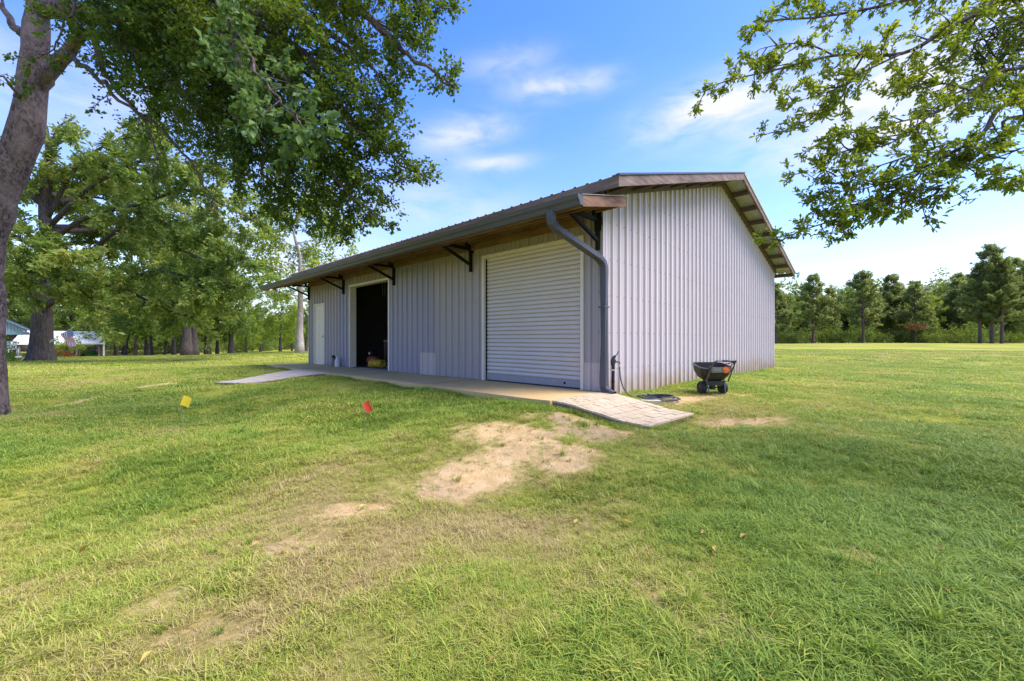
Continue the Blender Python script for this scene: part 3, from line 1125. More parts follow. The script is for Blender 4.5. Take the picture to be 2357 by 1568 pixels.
# ------------------------------------------------------------------ apron and ramps
mb = MB()
out = [(-.02, -.02), (-.02, 1.36), (.3, 1.40), (3, 1.43), (6, 1.46), (9, 1.45), (12.0, 1.42), (12.1, 1.30), (12.15, .0)]
mb.prism([(t, e, -.14) for t, e in reversed(out)], (0, 0, .14))
ap = mb.build('concrete_apron', M['concrete'])
ap.location = (C0[0], C0[1], 0)
ap.rotation_euler = (0, 0, BANG)
tag(ap, 'tan concrete apron slab along the front of the metal building', None, None, 'structure')
jm = simple('joint_dark', (0.16, 0.12, 0.08), None, rough=.9)
for t in (3.05, 6.1, 9.15):
    MB().box(t - .006, t + .006, .03, 1.40, .0005, .003).build('joint', jm, ap)


def ramp(name, label, A, B, C_, D_, mats, rows, cols_, zc=(0, 0, 0, 0), edge_bulge=0.0, seed=3, base_mat=None):
    """paver ramp between curve A->B (one side) and D->C (other); corners are (x,y,z); rows run A->B"""
    rg = random.Random(seed)
    A, B, C_, D_ = map(Vector, (A, B, C_, D_))

    def P(u, v, dz=0.0):
        a = A.lerp(B, v)
        d = D_.lerp(C_, v)
        q = a.lerp(d, u)
        sag = math.sin(math.pi * v) * edge_bulge
        ease = v * v * (3 - 2 * v)
        za_, zb_ = A.z + (D_.z - A.z) * u, B.z + (C_.z - B.z) * u
        q.z = za_ + (zb_ - za_) * ease + dz
        q.x += sag * (1 if u < .5 else .5) * .6
        q.y += sag * (1 if u < .5 else .5) * .4
        return q
    base = MB()
    n = 10
    for i in range(n + 1):
        for j in range(n + 1):
            base.v.append(tuple(P(j / n, i / n, -.012)))
    for i in range(n + 1):
        for j in range(n + 1):
            base.v.append(tuple(P(j / n, i / n, -.16)))
    k = (n + 1) * (n + 1)
    for i in range(n):
        for j in range(n):
            q = (i * (n + 1) + j, i * (n + 1) + j + 1, (i + 1) * (n + 1) + j + 1, (i + 1) * (n + 1) + j)
            base.f.append(q)
    rim = [j for j in range(n + 1)] + [(i + 1) * (n + 1) + n for i in range(n)] + [n * (n + 1) + n - 1 - j for j in range(n)] + [(n - 1 - i) * (n + 1) for i in range(n - 1)]
    for a, b in zip(rim, rim[1:] + rim[:1]):
        base.f.append((b, a, a + k, b + k))
    root = base.build(name, base_mat or M['sand'])
    tag(root, label, None, None, 'structure')
    v = 0.0
    hs = [rg.uniform(.85, 1.15) for _ in range(rows)]
    tot = sum(hs)
    for r_ in range(rows):
        v0, v1 = v, v + hs[r_] / tot
        v = v1
        ws = []
        u = 0
        big = rg.random() < .5
        offs = rg.uniform(.3, 1.0)
        ws.append(offs)
        while sum(ws) < cols_:
            ws.append(rg.choice((1.0, 1.0, 1.6, .8)))
        sc = 1.0 / sum(ws)
        u = 0
        for w in ws:
            u0, u1 = u, u + w * sc
            u = u1
            g = .004
            gu = g / max((D_ - A).length, .1)
            gv = g / max((B - A).length, .1)
            dz = rg.uniform(-.003, .005)
            tl = [rg.uniform(-.003, .003) for _ in range(4)]
            cs = [(u0 + gu, v0 + gv), (u1 - gu, v0 + gv), (u1 - gu, v1 - gv), (u0 + gu, v1 - gv)]
            um, vm = (u0 + u1) / 2, (v0 + v1) / 2
            top = [P(a, b, .012 + dz + tl[i]) for i, (a, b) in enumerate(cs)]
            ctr = sum(top, Vector()) / 4
            topi = [q.lerp(ctr, .04) for q in top]
            mid_ = [q - Vector((0, 0, .005)) for q in top]
            bot = [P(a, b, -.05) for a, b in cs]
            MB().poly(topi + mid_ + bot, [(0, 1, 2, 3), (0, 4, 5, 1), (1, 5, 6, 2), (2, 6, 7, 3), (3, 7, 4, 0), (4, 8, 9, 5), (5, 9, 10, 6), (6, 10, 11, 7), (7, 11, 8, 4)]).build('paver', rg.choice(mats), root)
    return root


a_ = bw(.06, 1.34)
b_ = bw(-1.27, .98)
c_ = bw(-1.42, -.05)
d_ = bw(-.02, .02)
ramp('paver_ramp', 'cream paver ramp falling from the apron corner to the lawn', (*a_, -.012), (*b_, -.235), (*c_, -.19), (*d_, -.012), [M['paver'], M['paver2'], M['paver']], 13, 8, seed=5)
a_ = bw(7.15, 1.42)
b_ = bw(7.95, 3.05)
c_ = bw(8.95, 3.45)
d_ = bw(9.0, 1.42)
ramp('paver_path', 'grey paver path curving from the apron towards the open doorway lawn', (*a_, -.012), (*b_, -.20), (*c_, -.23), (*d_, -.012), [M['paver_g'], M['paver_g'], M['paver2']], 10, 6, seed=9)

# ------------------------------------------------------------------ trees
M['bark_oak'] = bark_mat('oak_bark', (0.030, 0.020, 0.020), (0.20, 0.150, 0.148), 5.5, (1, 1, .55), 1.0, (0.26, 0.20, 0.205))
M['bark_old'] = bark_mat('old_oak_bark', (0.028, 0.022, 0.020), (0.125, 0.10, 0.095), 5.0, (1, 1, .18), 1.0)
M['bark_pale'] = bark_mat('pale_bark', (0.30, 0.25, 0.22), (0.50, 0.45, 0.41), 3.0, (1, 1, .6), .4, (0.22, 0.17, 0.14))
M['bark_pine'] = bark_mat('pine_bark', (0.075, 0.05, 0.045), (0.17, 0.115, 0.10), 3.0, (1, 1, .4), .6)
M['twig'] = simple('twig_bark', (0.05, 0.04, 0.034), (0.09, 0.072, 0.06), rough=.9)
M['leaf_oak'] = leaf_mat('oak_leaves', ((.045, .085, .016), (.09, .145, .022), (.19, .235, .04)), .48, .5)
M['leaf_lit'] = leaf_mat('bright_oak_leaves', ((.11, .165, .022), (.19, .255, .034), (.32, .36, .06)), .60, .8)
M['leaf_spray'] = leaf_mat('pale_oak_leaves', ((.06, .115, .03), (.10, .17, .045), (.16, .23, .06)), .35, .8)
M['leaf_old'] = leaf_mat('broad_oak_leaves', ((.10, .17, .04), (.20, .27, .06), (.40, .40, .12)), .48, .25)
M['leaf_light'] = leaf_mat('light_leaves', ((.14, .22, .036), (.24, .32, .05), (.37, .41, .08)), .48, .3)
M['leaf_mid'] = leaf_mat('mid_leaves', ((.08, .14, .034), (.155, .23, .05), (.26, .31, .075)), .45, .3)
M['leaf_wood'] = leaf_mat('wood_leaves', ((.085, .135, .036), (.165, .23, .055), (.28, .33, .085)), .5, .12)
M['leaf_pine'] = leaf_mat('pine_needles', ((.12, .16, .055), (.205, .25, .08), (.32, .35, .11)), .5, .4)
M['leaf_brown'] = leaf_mat('dead_needles', ((.15, .06, .02), (.20, .09, .03), (.25, .13, .05)), .2, .5)
M['leaf_bush'] = leaf_mat('bush_leaves', ((.09, .145, .028), (.17, .23, .042), (.27, .31, .065)), .42, .4)
M['flower'] = leaf_mat('red_flowers', ((.45, .08, .04), (.55, .12, .06), (.5, .2, .1)), .3, .5)


class Leaves:
    def __init__(s, seed=1):
        s.P, s.D = [], []
        s.rg = np.random.default_rng(seed)

    def spray(s, p0, p1, n, spread=.9, rad=.02):
        """n leaves along the twig p0->p1"""
        rg = s.rg
        p0, p1 = np.array(p0), np.array(p1)
        u = rg.random(n) ** .7
        d = p1 - p0
        ln = np.linalg.norm(d) + 1e-9
        pos = p0 + d * u[:, None] + rg.normal(0, rad, (n, 3))
        dr = d / ln + rg.normal(0, spread, (n, 3)) * np.array([1, 1, .8]) + np.array([0, 0, -.12])
        s.P.append(pos)
        s.D.append(dr)

    def clump(s, c, r, n, flat=.6):
        rg = s.rg
        q = rg.normal(0, 1, (n, 3))
        q /= np.linalg.norm(q, axis=1)[:, None]
        q *= (rg.random(n) ** .5)[:, None] * r
        dr = q / r + rg.normal(0, .6, (n, 3))
        q[:, 2] *= flat
        s.P.append(np.array(c) + q)
        s.D.append(dr)

    def mesh(s, name, mat, length, width, fold=.18, jitter=.35, up=0.5):
        rg = s.rg
        P, D = np.concatenate(s.P), np.concatenate(s.D)
        n = len(P)
        D = D / (np.linalg.norm(D, axis=1)[:, None] + 1e-9)
        L_ = length * (1 + jitter * rg.normal(0, .6, n)).clip(.45, 1.8)
        ref = rg.normal(0, 1, (n, 3)) * (1 - up)
        ref[:, 2] += up
        S = np.cross(D, ref)
        S /= np.linalg.norm(S, axis=1)[:, None] + 1e-9
        Nn = np.cross(S, D)
        W = (L_ * width / length)[:, None]
        L_ = L_[:, None]
        base = P
        left = P + D * L_ * .62 + S * W * .5 + Nn * L_ * fold
        right = P + D * L_ * .62 - S * W * .5 + Nn * L_ * fold
        tip = P + D * L_ - Nn * L_ * .05
        V = np.stack([base, right, tip, left], 1).reshape(-1, 3)
        i = np.arange(n)[:, None] * 4
        Fc = np.concatenate([i + np.array([[0, 1, 2]]), i + np.array([[0, 2, 3]])], 1).reshape(-1, 3)
        return np_mesh(name, V, Fc, mat)


def bend(rg, p, d, length, n, droop, wob):
    """polyline from p"""
    pts = [np.array(p, float)]
    d = np.array(d, float)
    d /= np.linalg.norm(d) + 1e-9
    st = length / n
    for _ in range(n):
        d = d + rg.normal(0, wob, 3) + np.array([0, 0, -droop])
        d /= np.linalg.norm(d)
        pts.append(pts[-1] + d * st)
    return pts


def smooth_path(pts, sub=4):
    """Catmull-Rom through points"""
    P = [np.array(p, float) for p in pts]
    P = [2 * P[0] - P[1]] + P + [2 * P[-1] - P[-2]]
    out = []
    for i in range(1, len(P) - 2):
        for k in range(sub):
            u = k / sub
            a, b, c, d = P[i - 1], P[i], P[i + 1], P[i + 2]
            out.append(.5 * ((2 * b) + (-a + c) * u + (2 * a - 5 * b + 4 * c - d) * u * u + (-a + 3 * b - 3 * c + d) * u ** 3))
    out.append(P[-2])
    return out


def foliage(rg, wood_mb, lv, limb, r0, r1, start=.25, gap=.30, sub_len=(.8, 1.5), twig_gap=.16, twig_len=.34, per=16, droop=.05, spread=.9, sub_taper=.55, bias=(0, 0, 0), leafrad=.02, tubes=True):
    """limb polyline -> side branches -> twigs -> leaves"""
    limb = [np.array(p) for p in limb]
    n = len(limb)
    if wood_mb is not None:
        wood_mb.tube([tuple(p) for p in limb], [r1 + (r0 - r1) * (1 - i / (n - 1)) ** 1.5 for i in range(n)], 7 if r0 > .06 else 5)
    seg = [np.linalg.norm(limb[i + 1] - limb[i]) for i in range(n - 1)]
    tot = sum(seg)
    cum = np.concatenate([[0], np.cumsum(seg)])
    s = start * tot

    def point(s):
        i = min(int(np.searchsorted(cum, s) - 1), n - 2)
        i = max(i, 0)
        f = (s - cum[i]) / max(seg[i], 1e-6)
        return limb[i] + (limb[i + 1] - limb[i]) * f, (limb[i + 1] - limb[i]) / max(seg[i], 1e-6)
    while s < tot:
        p, d = point(s)
        frac = s / tot
        side = rg.normal(0, 1, 3)
        side -= d * side.dot(d)
        side /= np.linalg.norm(side) + 1e-9
        dd = d * rg.uniform(.4, .9) + side * rg.uniform(.6, 1.0) + np.array(bias)
        ln = rg.uniform(*sub_len) * (1 - sub_taper * frac)
        pts = bend(rg, p, dd, ln, 4, droop, .16)
        if wood_mb is not None and tubes:
            rr = max(r1 * .8, .006 + .01 * ln)
            wood_mb.tube([tuple(q) for q in pts], [rr, rr * .8, rr * .6, rr * .4, rr * .25], 4, cap=False)
        m_ = max(2, int(ln / twig_gap))
        for j in range(m_):
            f = (j + .6) / m_ * 4
            i = min(int(f), 3)
            q = pts[i] + (pts[i + 1] - pts[i]) * (f - i)
            td = (pts[i + 1] - pts[i])
            td = td / (np.linalg.norm(td) + 1e-9) * .7 + rg.normal(0, .6, 3) + np.array([0, 0, -droop])
            td /= np.linalg.norm(td)
            lv.spray(q, q + td * twig_len * rg.uniform(.6, 1.3), max(3, int(per * rg.uniform(.6, 1.3))), spread, leafrad)
        lv.spray(pts[-2], pts[-1] + (pts[-1] - pts[-2]) * .5, per, spread, leafrad)
        s += gap * rg.uniform(.6, 1.4)
    lv.spray(limb[-2], limb[-1], per, spread, leafrad)


def finish_tree(name, label, base, wood_mb, bark, lv, lmat, llen, lwid, group=None, cat='tree', extra=None, **kw):
    bx, by, bz = base
    root = empty(name, base)
    tag(root, label, cat, group)
    wood_mb.v = [(x - bx, y - by, z - bz) for x, y, z in wood_mb.v]
    wood_mb.build('trunk', bark, root, smooth=True)
    me = lv.mesh('crown', lmat, llen, lwid, **kw)
    o = obj('crown', me, root)
    if base != (0, 0, 0):
        co = np.empty(len(me.vertices) * 3, np.float32)
        me.vertices.foreach_get('co', co)
        co = co.reshape(-1, 3) - np.array(base, np.float32)
        me.vertices.foreach_set('co', co.ravel())
        me.update()
    return root


# ---- the leaning oak beside the lawn (its crown hangs over the left of the building)
def near_oak():
    rg = np.random.default_rng(11)
    D = 8.2
    k = D / 970
    base = at(-25, 962, D)
    bx, by = base[0], base[1]
    bz = gz(bx, by)
    wb = MB()
    spine = [(-25, 1000, 80), (-25, 962, 68), (-26, 900, 56), (-27, 800, 53), (-28, 674, 53), (-30, 615, 52), (-24, 555, 52), (-6, 495, 53), (10, 434, 54), (36, 374, 54), (63, 310, 52), (76, 240, 47), (82, 180, 44), (87, 120, 41), (90, 60, 38), (96, 0, 34), (104, -70, 30)]
    pts = smooth_path([at(a - 6, b, D) for a, b, c in spine], 2)
    rad = np.interp(np.linspace(0, len(spine) - 1, len(pts)), range(len(spine)), [c * k * .58 for _, _, c in spine])
    rad = [r_ * (1 + .05 * math.sin(i * 1.9) + .03 * math.sin(i * 4.1)) for i, r_ in enumerate(rad)]
    wb.tube([tuple(p) for p in pts], rad, 20)
    lv = Leaves(5)
    lvb = Leaves(6)
    T = at(104, -70, D)

    def limb(px, r0, r1, sub=4, **kw):
        p = smooth_path([at(*q) for q in px], sub)
        # slight natural wander
        for i in range(2, len(p) - 1):
            p[i] = p[i] + rg.normal(0, .03, 3)
        foliage(rg, wb, kw.pop('lv', lv), p, r0, r1, **kw)
    common = dict(gap=.20, sub_len=(.7, 1.6), twig_gap=.11, twig_len=.34, per=30, droop=.07, leafrad=.045, sub_taper=.8)
    # visible limbs
    limb([(80, 205, 8.2), (118, 160, 8.15), (158, 112, 8.0), (215, 78, 7.7), (270, 100, 7.5), (340, 150, 7.3), (420, 215, 7.2), (500, 300, 7.2), (560, 400, 7.2)], .16, .02, start=.30, **common)
    limb([(100, 20, 8.2), (190, 22, 7.9), (260, 40, 7.6), (340, 42, 7.4), (420, 66, 7.2), (510, 125, 7.0), (600, 230, 6.9), (700, 330, 6.8), (800, 440, 6.8), (870, 505, 6.8)], .17, .016, start=.2, **common)
    limb([(104, -40, 8.2), (230, -60, 7.8), (400, -40, 7.4), (560, 30, 7.0), (700, 130, 6.8), (800, 260, 6.7), (900, 360, 6.7), (985, 418, 6.7)], .16, .014, start=.2, **common)
    limb([(104, -60, 8.2), (300, -130, 7.6), (550, -110, 7.0), (750, -30, 6.7), (880, 70, 6.5), (940, 130, 6.4), (1010, 175, 6.4), (1045, 200, 6.4)], .15, .012, start=.25, **common)
    limb([(104, -60, 8.2), (350, -220, 7.6), (650, -190, 7.0), (860, -90, 6.6), (940, -20, 6.4), (965, 50, 6.4)], .13, .012, start=.25, **common)
    limb([(340, 42, 7.4), (480, 60, 6.9), (620, 150, 6.6), (720, 220, 6.5), (800, 290, 6.5), (870, 330, 6.5)], .07, .012, start=.1, **common)
    limb([(560, 30, 7.0), (700, 40, 6.7), (820, 120, 6.6), (880, 190, 6.6), (920, 240, 6.6)], .06, .012, start=.05, **common)
    limb([(420, 66, 7.2), (500, 190, 7.3), (560, 320, 7.3), (620, 420, 7.4), (690, 480, 7.4), (740, 520, 7.4)], .07, .012, start=.1, **common)
    limb([(700, 330, 6.8), (740, 420, 7.0), (800, 470, 7.0), (850, 500, 7.0)], .03, .010, start=.05, **common)
    limb([(600, 230, 6.9), (700, 330, 7.0), (820, 380, 7.0), (900, 420, 7.0), (960, 410, 7.0)], .04, .010, start=.1, **common)
    limb([(215, 78, 7.7), (250, 190, 7.9), (330, 260, 8.0), (420, 350, 8.0), (470, 430, 8.1), (500, 500, 8.1)], .06, .012, start=.25, gap=.42, sub_len=(.6, 1.2), twig_gap=.18, twig_len=.32, per=12, droop=.1)
    limb([(150, 118, 8.0), (220, 170, 7.5), (280, 230, 7.2), (340, 300, 7.2), (360, 370, 7.2), (352, 420, 7.2)], .05, .010, start=.35, gap=.5, sub_len=(.5, 1.0), twig_gap=.2, twig_len=.3, per=11, droop=.12)
    limb([(90, 60, 8.2), (50, 75, 8.4), (20, 40, 8.6), (-30, -20, 8.8), (-120, -80, 9.2)], .11, .03, start=.4, gap=.45, sub_len=(.6, 1.2), twig_gap=.2, twig_len=.3, per=12, droop=.08)
    limb([(76, 240, 8.2), (40, 215, 7.9), (10, 180, 7.7), (-60, 150, 7.6)], .05, .012, start=.4, gap=.4, sub_len=(.4, .8), twig_gap=.2, twig_len=.28, per=10, droop=.08)
    for px in ([(260, 40, 7.6), (330, 110, 7.8), (400, 190, 8.0), (470, 260, 8.2), (540, 330, 8.2)], [(340, 42, 7.4), (430, 150, 7.2), (500, 230, 7.0), (580, 300, 7.0), (640, 380, 7.0), (670, 450, 7.1)],
               [(420, 66, 7.2), (540, 140, 6.9), (650, 240, 6.9), (730, 320, 7.0), (790, 400, 7.0)], [(510, 125, 7.0), (620, 280, 7.2), (680, 390, 7.3), (760, 470, 7.3), (800, 500, 7.3)],
               [(560, 30, 7.0), (640, 120, 7.1), (740, 190, 7.0), (830, 230, 6.9), (880, 280, 6.8)], [(700, 130, 6.8), (790, 170, 6.7), (860, 240, 6.7), (880, 310, 6.7)], [(750, -30, 6.7), (830, 30, 6.8), (880, 60, 6.6), (940, 90, 6.5)],
               [(230, -60, 7.8), (300, 0, 7.6), (380, 20, 7.4), (470, 10, 7.2), (560, -10, 7.1)], [(300, -130, 7.6), (450, -60, 7.3), (600, -30, 7.0), (720, 30, 6.9), (800, 60, 6.8)], [(215, 78, 7.7), (300, 120, 7.9), (380, 230, 8.1), (430, 290, 8.1), (520, 420, 8.1)],
               [(880, -90, 6.6), (920, -40, 6.6), (950, -10, 6.5), (965, 20, 6.5)], [(600, 230, 6.9), (660, 300, 6.7), (740, 350, 6.7), (830, 360, 6.7), (870, 400, 6.7)], [(150, 118, 8.0), (250, 40, 7.9), (350, 90, 7.9), (450, 170, 7.8), (520, 240, 7.7)]):
        limb(px, .045, .009, start=.08, gap=.19, sub_len=(.6, 1.4), twig_gap=.11, twig_len=.34, per=26, droop=.09, leafrad=.05, sub_taper=.7)
    # nearer spray with big pale leaves
    near = dict(gap=.16, sub_len=(.35, .75), twig_gap=.10, twig_len=.20, per=13, droop=.06, lv=lvb)
    limb([(480, -60, 5.6), (530, 40, 4.9), (580, 140, 4.5), (640, 220, 4.3), (690, 280, 4.2), (730, 315, 4.2)], .03, .007, start=.35, **near)
    limb([(530, 40, 4.9), (545, 130, 4.6), (560, 200, 4.5), (600, 270, 4.5)], .02, .006, start=.3, **near)
    limb([(100, -300, 8.2), (300, -260, 6.8), (480, -60, 5.6)], .06, .03, start=.5, **common)
    # over the trunk top, near dark cluster
    limb([(130, -80, 7.6), (170, 0, 7.2), (150, 60, 7.0), (120, 110, 7.0), (60, 165, 7.0)], .03, .008, start=.3, gap=.25, sub_len=(.4, .8), twig_gap=.16, twig_len=.28, per=14, droop=.1)
    # rest of the crown, up and round
    for a in range(17):
        an = a * 2.4 + .5
        rr = rg.uniform(4.5, 7.5)
        h = rg.uniform(7.5, 13)
        q0 = np.array(T) + np.array([0, 0, rg.uniform(0, 2.5)])
        q2 = np.array([T[0] + math.cos(an) * rr, T[1] + math.sin(an) * rr, h])
        q1 = (q0 + q2) / 2 + np.array([0, 0, 1.2])
        p = smooth_path([q0, q1, q2], 5)
        foliage(rg, wb, lv, p, .13, .02, start=.3, gap=.5, sub_len=(1.2, 2.2), twig_gap=.3, twig_len=.5, per=10, droop=.05, leafrad=.08)
    wb.tube([T, (T[0] + .3, T[1], T[2] + 2.5), (T[0] + .2, T[1] + .3, T[2] + 5)], [.25, .17, .06], 10)
    root = finish_tree('oak_tree', 'leaning grey oak whose leafy limbs hang over the lawn before the workshop', (bx, by, bz), wb, M['bark_oak'], lv, M['leaf_oak'], .070, .042)
    me = lvb.mesh('leaf_spray', M['leaf_spray'], .088, .055)
    co = np.empty(len(me.vertices) * 3, np.float32)
    me.vertices.foreach_get('co', co)
    me.vertices.foreach_set('co', (co.reshape(-1, 3) - np.array([bx, by, bz], np.float32)).ravel())
    me.update()
    tag(obj('leaf_spray', me, root), 'paler low spray of bigger leaves', kind='stuff')


near_oak()


# ---- oak standing to the right of the lawn: only its limbs reach into view
def right_oak():
    rg = np.random.default_rng(21)
    bx, by = 8.2, 3.6
    bz = gz(bx, by)
    wb = MB()
    wb.tube([(bx, by, bz - .2), (bx, by, bz + .3), (bx - .05, by, 1.5), (bx - .1, by + .05, 3.2), (bx, by + .1, 5), (bx + .1, by, 7)], [.5, .38, .32, .29, .22, .1], 14)
    lv = Leaves(31)

    def limb(px, r0, r1, **kw):
        p = smooth_path([q if len(q) == 4 else at(*q) for q in px], 5)
        for i in range(2, len(p) - 1):
            p[i] = p[i] + rg.normal(0, .012, 3)
        foliage(rg, wb, lv, p, r0, r1, **kw)
    c = dict(gap=.085, sub_len=(.15, .38), twig_gap=.055, twig_len=.11, per=19, droop=.02, spread=.75, leafrad=.012, sub_taper=.45)
    J = lambda z: tuple((np.array((bx - .05, by, z)) - np.array((0, 0, 0))).tolist())

    def start(z, px):
        # from trunk to first visible point
        return [px]

    def run(z, px, r0, r1, st=.0, **kw):
        cc = dict(c)
        cc.update(kw)
        P0 = np.array((bx - .05, by, z))
        pts = [P0, (P0 + np.array(at(*px[0]))) / 2 + np.array([0, 0, .15])] + [np.array(at(*q)) for q in px]
        p = smooth_path(pts, 5)
        foliage(rg, wb, lv, p, r0, r1, start=st, **cc)
    run(2.9, [(2357, -5, 4.1), (2256, 29, 4.1), (2184, 65, 4.1), (2076, 123, 4.05), (1921, 128, 4.1), (1788, 160, 4.1), (1700, 180, 4.1), (1622, 202, 4.1)], .045, .005, .42)
    run(2.7, [(2357, 155, 4.0), (2239, 209, 4.0), (2149, 260, 4.0), (1986, 299, 4.0), (1882, 325, 4.0)], .03, .004, .45)
    run(2.5, [(2357, 231, 3.9), (2256, 314, 3.9), (2149, 375, 3.9), (2022, 465, 3.9), (1914, 508, 3.9), (1838, 534, 3.9), (1780, 566, 3.9)], .032, .004, .45)
    run(2.4, [(2357, 267, 3.8), (2310, 314, 3.8), (2238, 368, 3.8), (2184, 433, 3.8), (2149, 469, 3.8)], .028, .004, .5)
    run(2.9, [(2380, -40, 4.3), (2184, -20, 4.3), (2000, 20, 4.3), (1880, 40, 4.3), (1760, 50, 4.3), (1722, 80, 4.3)], .035, .006, .45)
    run(2.9, [(2380, -90, 4.4), (2150, -80, 4.4), (1950, -50, 4.4), (1800, -10, 4.4)], .035, .006, .45)
    for px, r0 in (([(2076, 123, 4.05), (1990, 165, 4.0), (1932, 202, 4.0), (1795, 246, 4.0)], .02), ([(1986, 130, 4.1), (1950, 190, 4.1), (1930, 232, 4.1), (1860, 275, 4.1), (1790, 310, 4.1)], .018),
                   ([(1921, 128, 4.1), (1850, 100, 4.1), (1760, 110, 4.1), (1725, 130, 4.1)], .015), ([(2149, 260, 4.0), (2050, 330, 3.95), (1960, 345, 3.95), (1890, 370, 3.95)], .018),
                   ([(2256, 314, 3.9), (2150, 340, 3.9), (2030, 380, 3.9), (1960, 400, 3.9), (1900, 410, 3.9)], .02), ([(2149, 375, 3.9), (2040, 420, 3.9), (1930, 440, 3.9), (1850, 395, 3.9)], .016),
                   ([(2022, 465, 3.9), (1960, 470, 3.9), (1880, 450, 3.9)], .012), ([(2239, 209, 4.0), (2150, 190, 4.0), (2060, 210, 4.0)], .014), ([(2184, 433, 3.8), (2110, 440, 3.8), (2050, 470, 3.8), (2020, 490, 3.8)], .012),
                   ([(1914, 508, 3.9), (1955, 530, 3.9), (1930, 552, 3.9)], .006), ([(2357, 340, 3.7), (2330, 350, 3.7), (2290, 395, 3.7)], .008), ([(2400, 420, 3.6), (2357, 400, 3.6), (2325, 385, 3.6)], .008), ([(2256, 29, 4.1), (2200, 120, 4.1), (2120, 170, 4.1), (2080, 200, 4.1)], .02)):
        foliage(rg, wb, lv, smooth_path([at(*q) for q in px], 5), r0 * .6, .003, start=.1, **c)
    # small tip leaves, sparse
    for px in ([(2140, 400, 3.8), (2180, 450, 3.8), (2230, 440, 3.8)], [(2120, 455, 3.8), (2130, 500, 3.8), (2150, 530, 3.8)], [(2184, 433, 3.8), (2220, 460, 3.8), (2180, 480, 3.8)]):
        foliage(rg, wb, lv, smooth_path([at(*q) for q in px], 4), .005, .003, start=.5, gap=.25, sub_len=(.08, .18), twig_gap=.12, twig_len=.1, per=3)
    # dense dark part towards the trunk, and the crown above and behind
    for i in range(16):
        px = [(2420, rg.uniform(-60, 240), 4.3), (2340, rg.uniform(-40, 260), 4.4), (2240, rg.uniform(-40, 260), 4.5)]
        foliage(rg, wb, lv, smooth_path([at(*q) for q in px], 4), .02, .006, start=.1, gap=.2, sub_len=(.3, .6), twig_gap=.12, twig_len=.18, per=8, leafrad=.02)
    for a in range(15):
        an = a * 2.4
        rr = rg.uniform(2.0, 4.0)
        q0 = np.array([bx, by, rg.uniform(3.5, 6.5)])
        q2 = np.array([bx + math.cos(an) * rr, by - .8 + math.sin(an) * rr, rg.uniform(5.0, 9)])
        if q2[0] < 4.6 and q2[1] > 0:
            q2[2] += 2
        foliage(rg, wb, lv, smooth_path([q0, (q0 + q2) / 2 + np.array([0, 0, .8]), q2], 4), .10, .02, start=.3, gap=.5, sub_len=(.9, 1.8), twig_gap=.3, twig_len=.5, per=10, leafrad=.08)
    finish_tree('oak_tree', 'oak beside the right lawn with slender leafy branches against the open sky', (bx, by, bz), wb, M['bark_oak'], lv, M['leaf_lit'], .048, .020, fold=.12, up=.35)


right_oak()


# ---- generic broadleaf tree as mesh pair (wood, leaves) with origin at its foot
def tree_meshes(name, seed, H, R_, cb, trunk_r, nl, lmat, bark, llen, lwid, limbs=26, gap=.8, sub=(1.0, 2.2), per=12, lean=0.0, droop=.02, top=.95, twig_gap=.32, leafrad=.12, flat=.5):
    rg = np.random.default_rng(seed)
    wb, lv = MB(), Leaves(seed + 1)
    n = 8
    spine = []
    for i in range(n + 1):
        f = i / n
        spine.append((lean * H * f + rg.normal(0, .012 * H) * f, rg.normal(0, .012 * H) * f, H * .92 * f - .25 * (i == 0)))
    rad = [trunk_r * (1.25 if i == 0 else 1.0 - .93 * (i / n) ** .8) for i in range(n + 1)]
    sp = smooth_path(spine, 2)
    wb.tube([tuple(p) for p in sp], np.interp(np.linspace(0, n, len(sp)), range(n + 1), rad), 12)
    for i in range(limbs):
        f = cb + (top - cb) * (i + rg.random()) / limbs
        p0 = np.array([np.interp(f, np.linspace(0, .92, n + 1), [s_[c] for s_ in spine]) for c in range(3)])
        p0[2] = H * f
        an = i * 2.39996 + rg.normal(0, .3)
        prof = math.sin(math.pi * min(max((f - cb) / (1.04 - cb), 0) * .80 + .20, 1)) ** .75
        ln = R_ * prof * rg.uniform(.7, 1.12)
        rise = rg.uniform(.05, .5) * (f + .1)
        p1 = p0 + np.array([math.cos(an) * ln * .5, math.sin(an) * ln * .5, ln * rise * .6])
        p2 = p0 + np.array([math.cos(an) * ln, math.sin(an) * ln, ln * rise * .75])
        foliage(rg, wb, lv, smooth_path([p0, p1, p2], 4), max(trunk_r * .26 * (1.1 - f), .03), .015, start=.22, gap=gap, sub_len=sub, twig_gap=twig_gap, twig_len=.6, per=int(per * 1.5), droop=droop, leafrad=leafrad, tubes=False, sub_taper=.35)
    return wb.mesh(name + '_trunk', bark, True), lv.mesh(name + '_crown', lmat, llen, lwid)


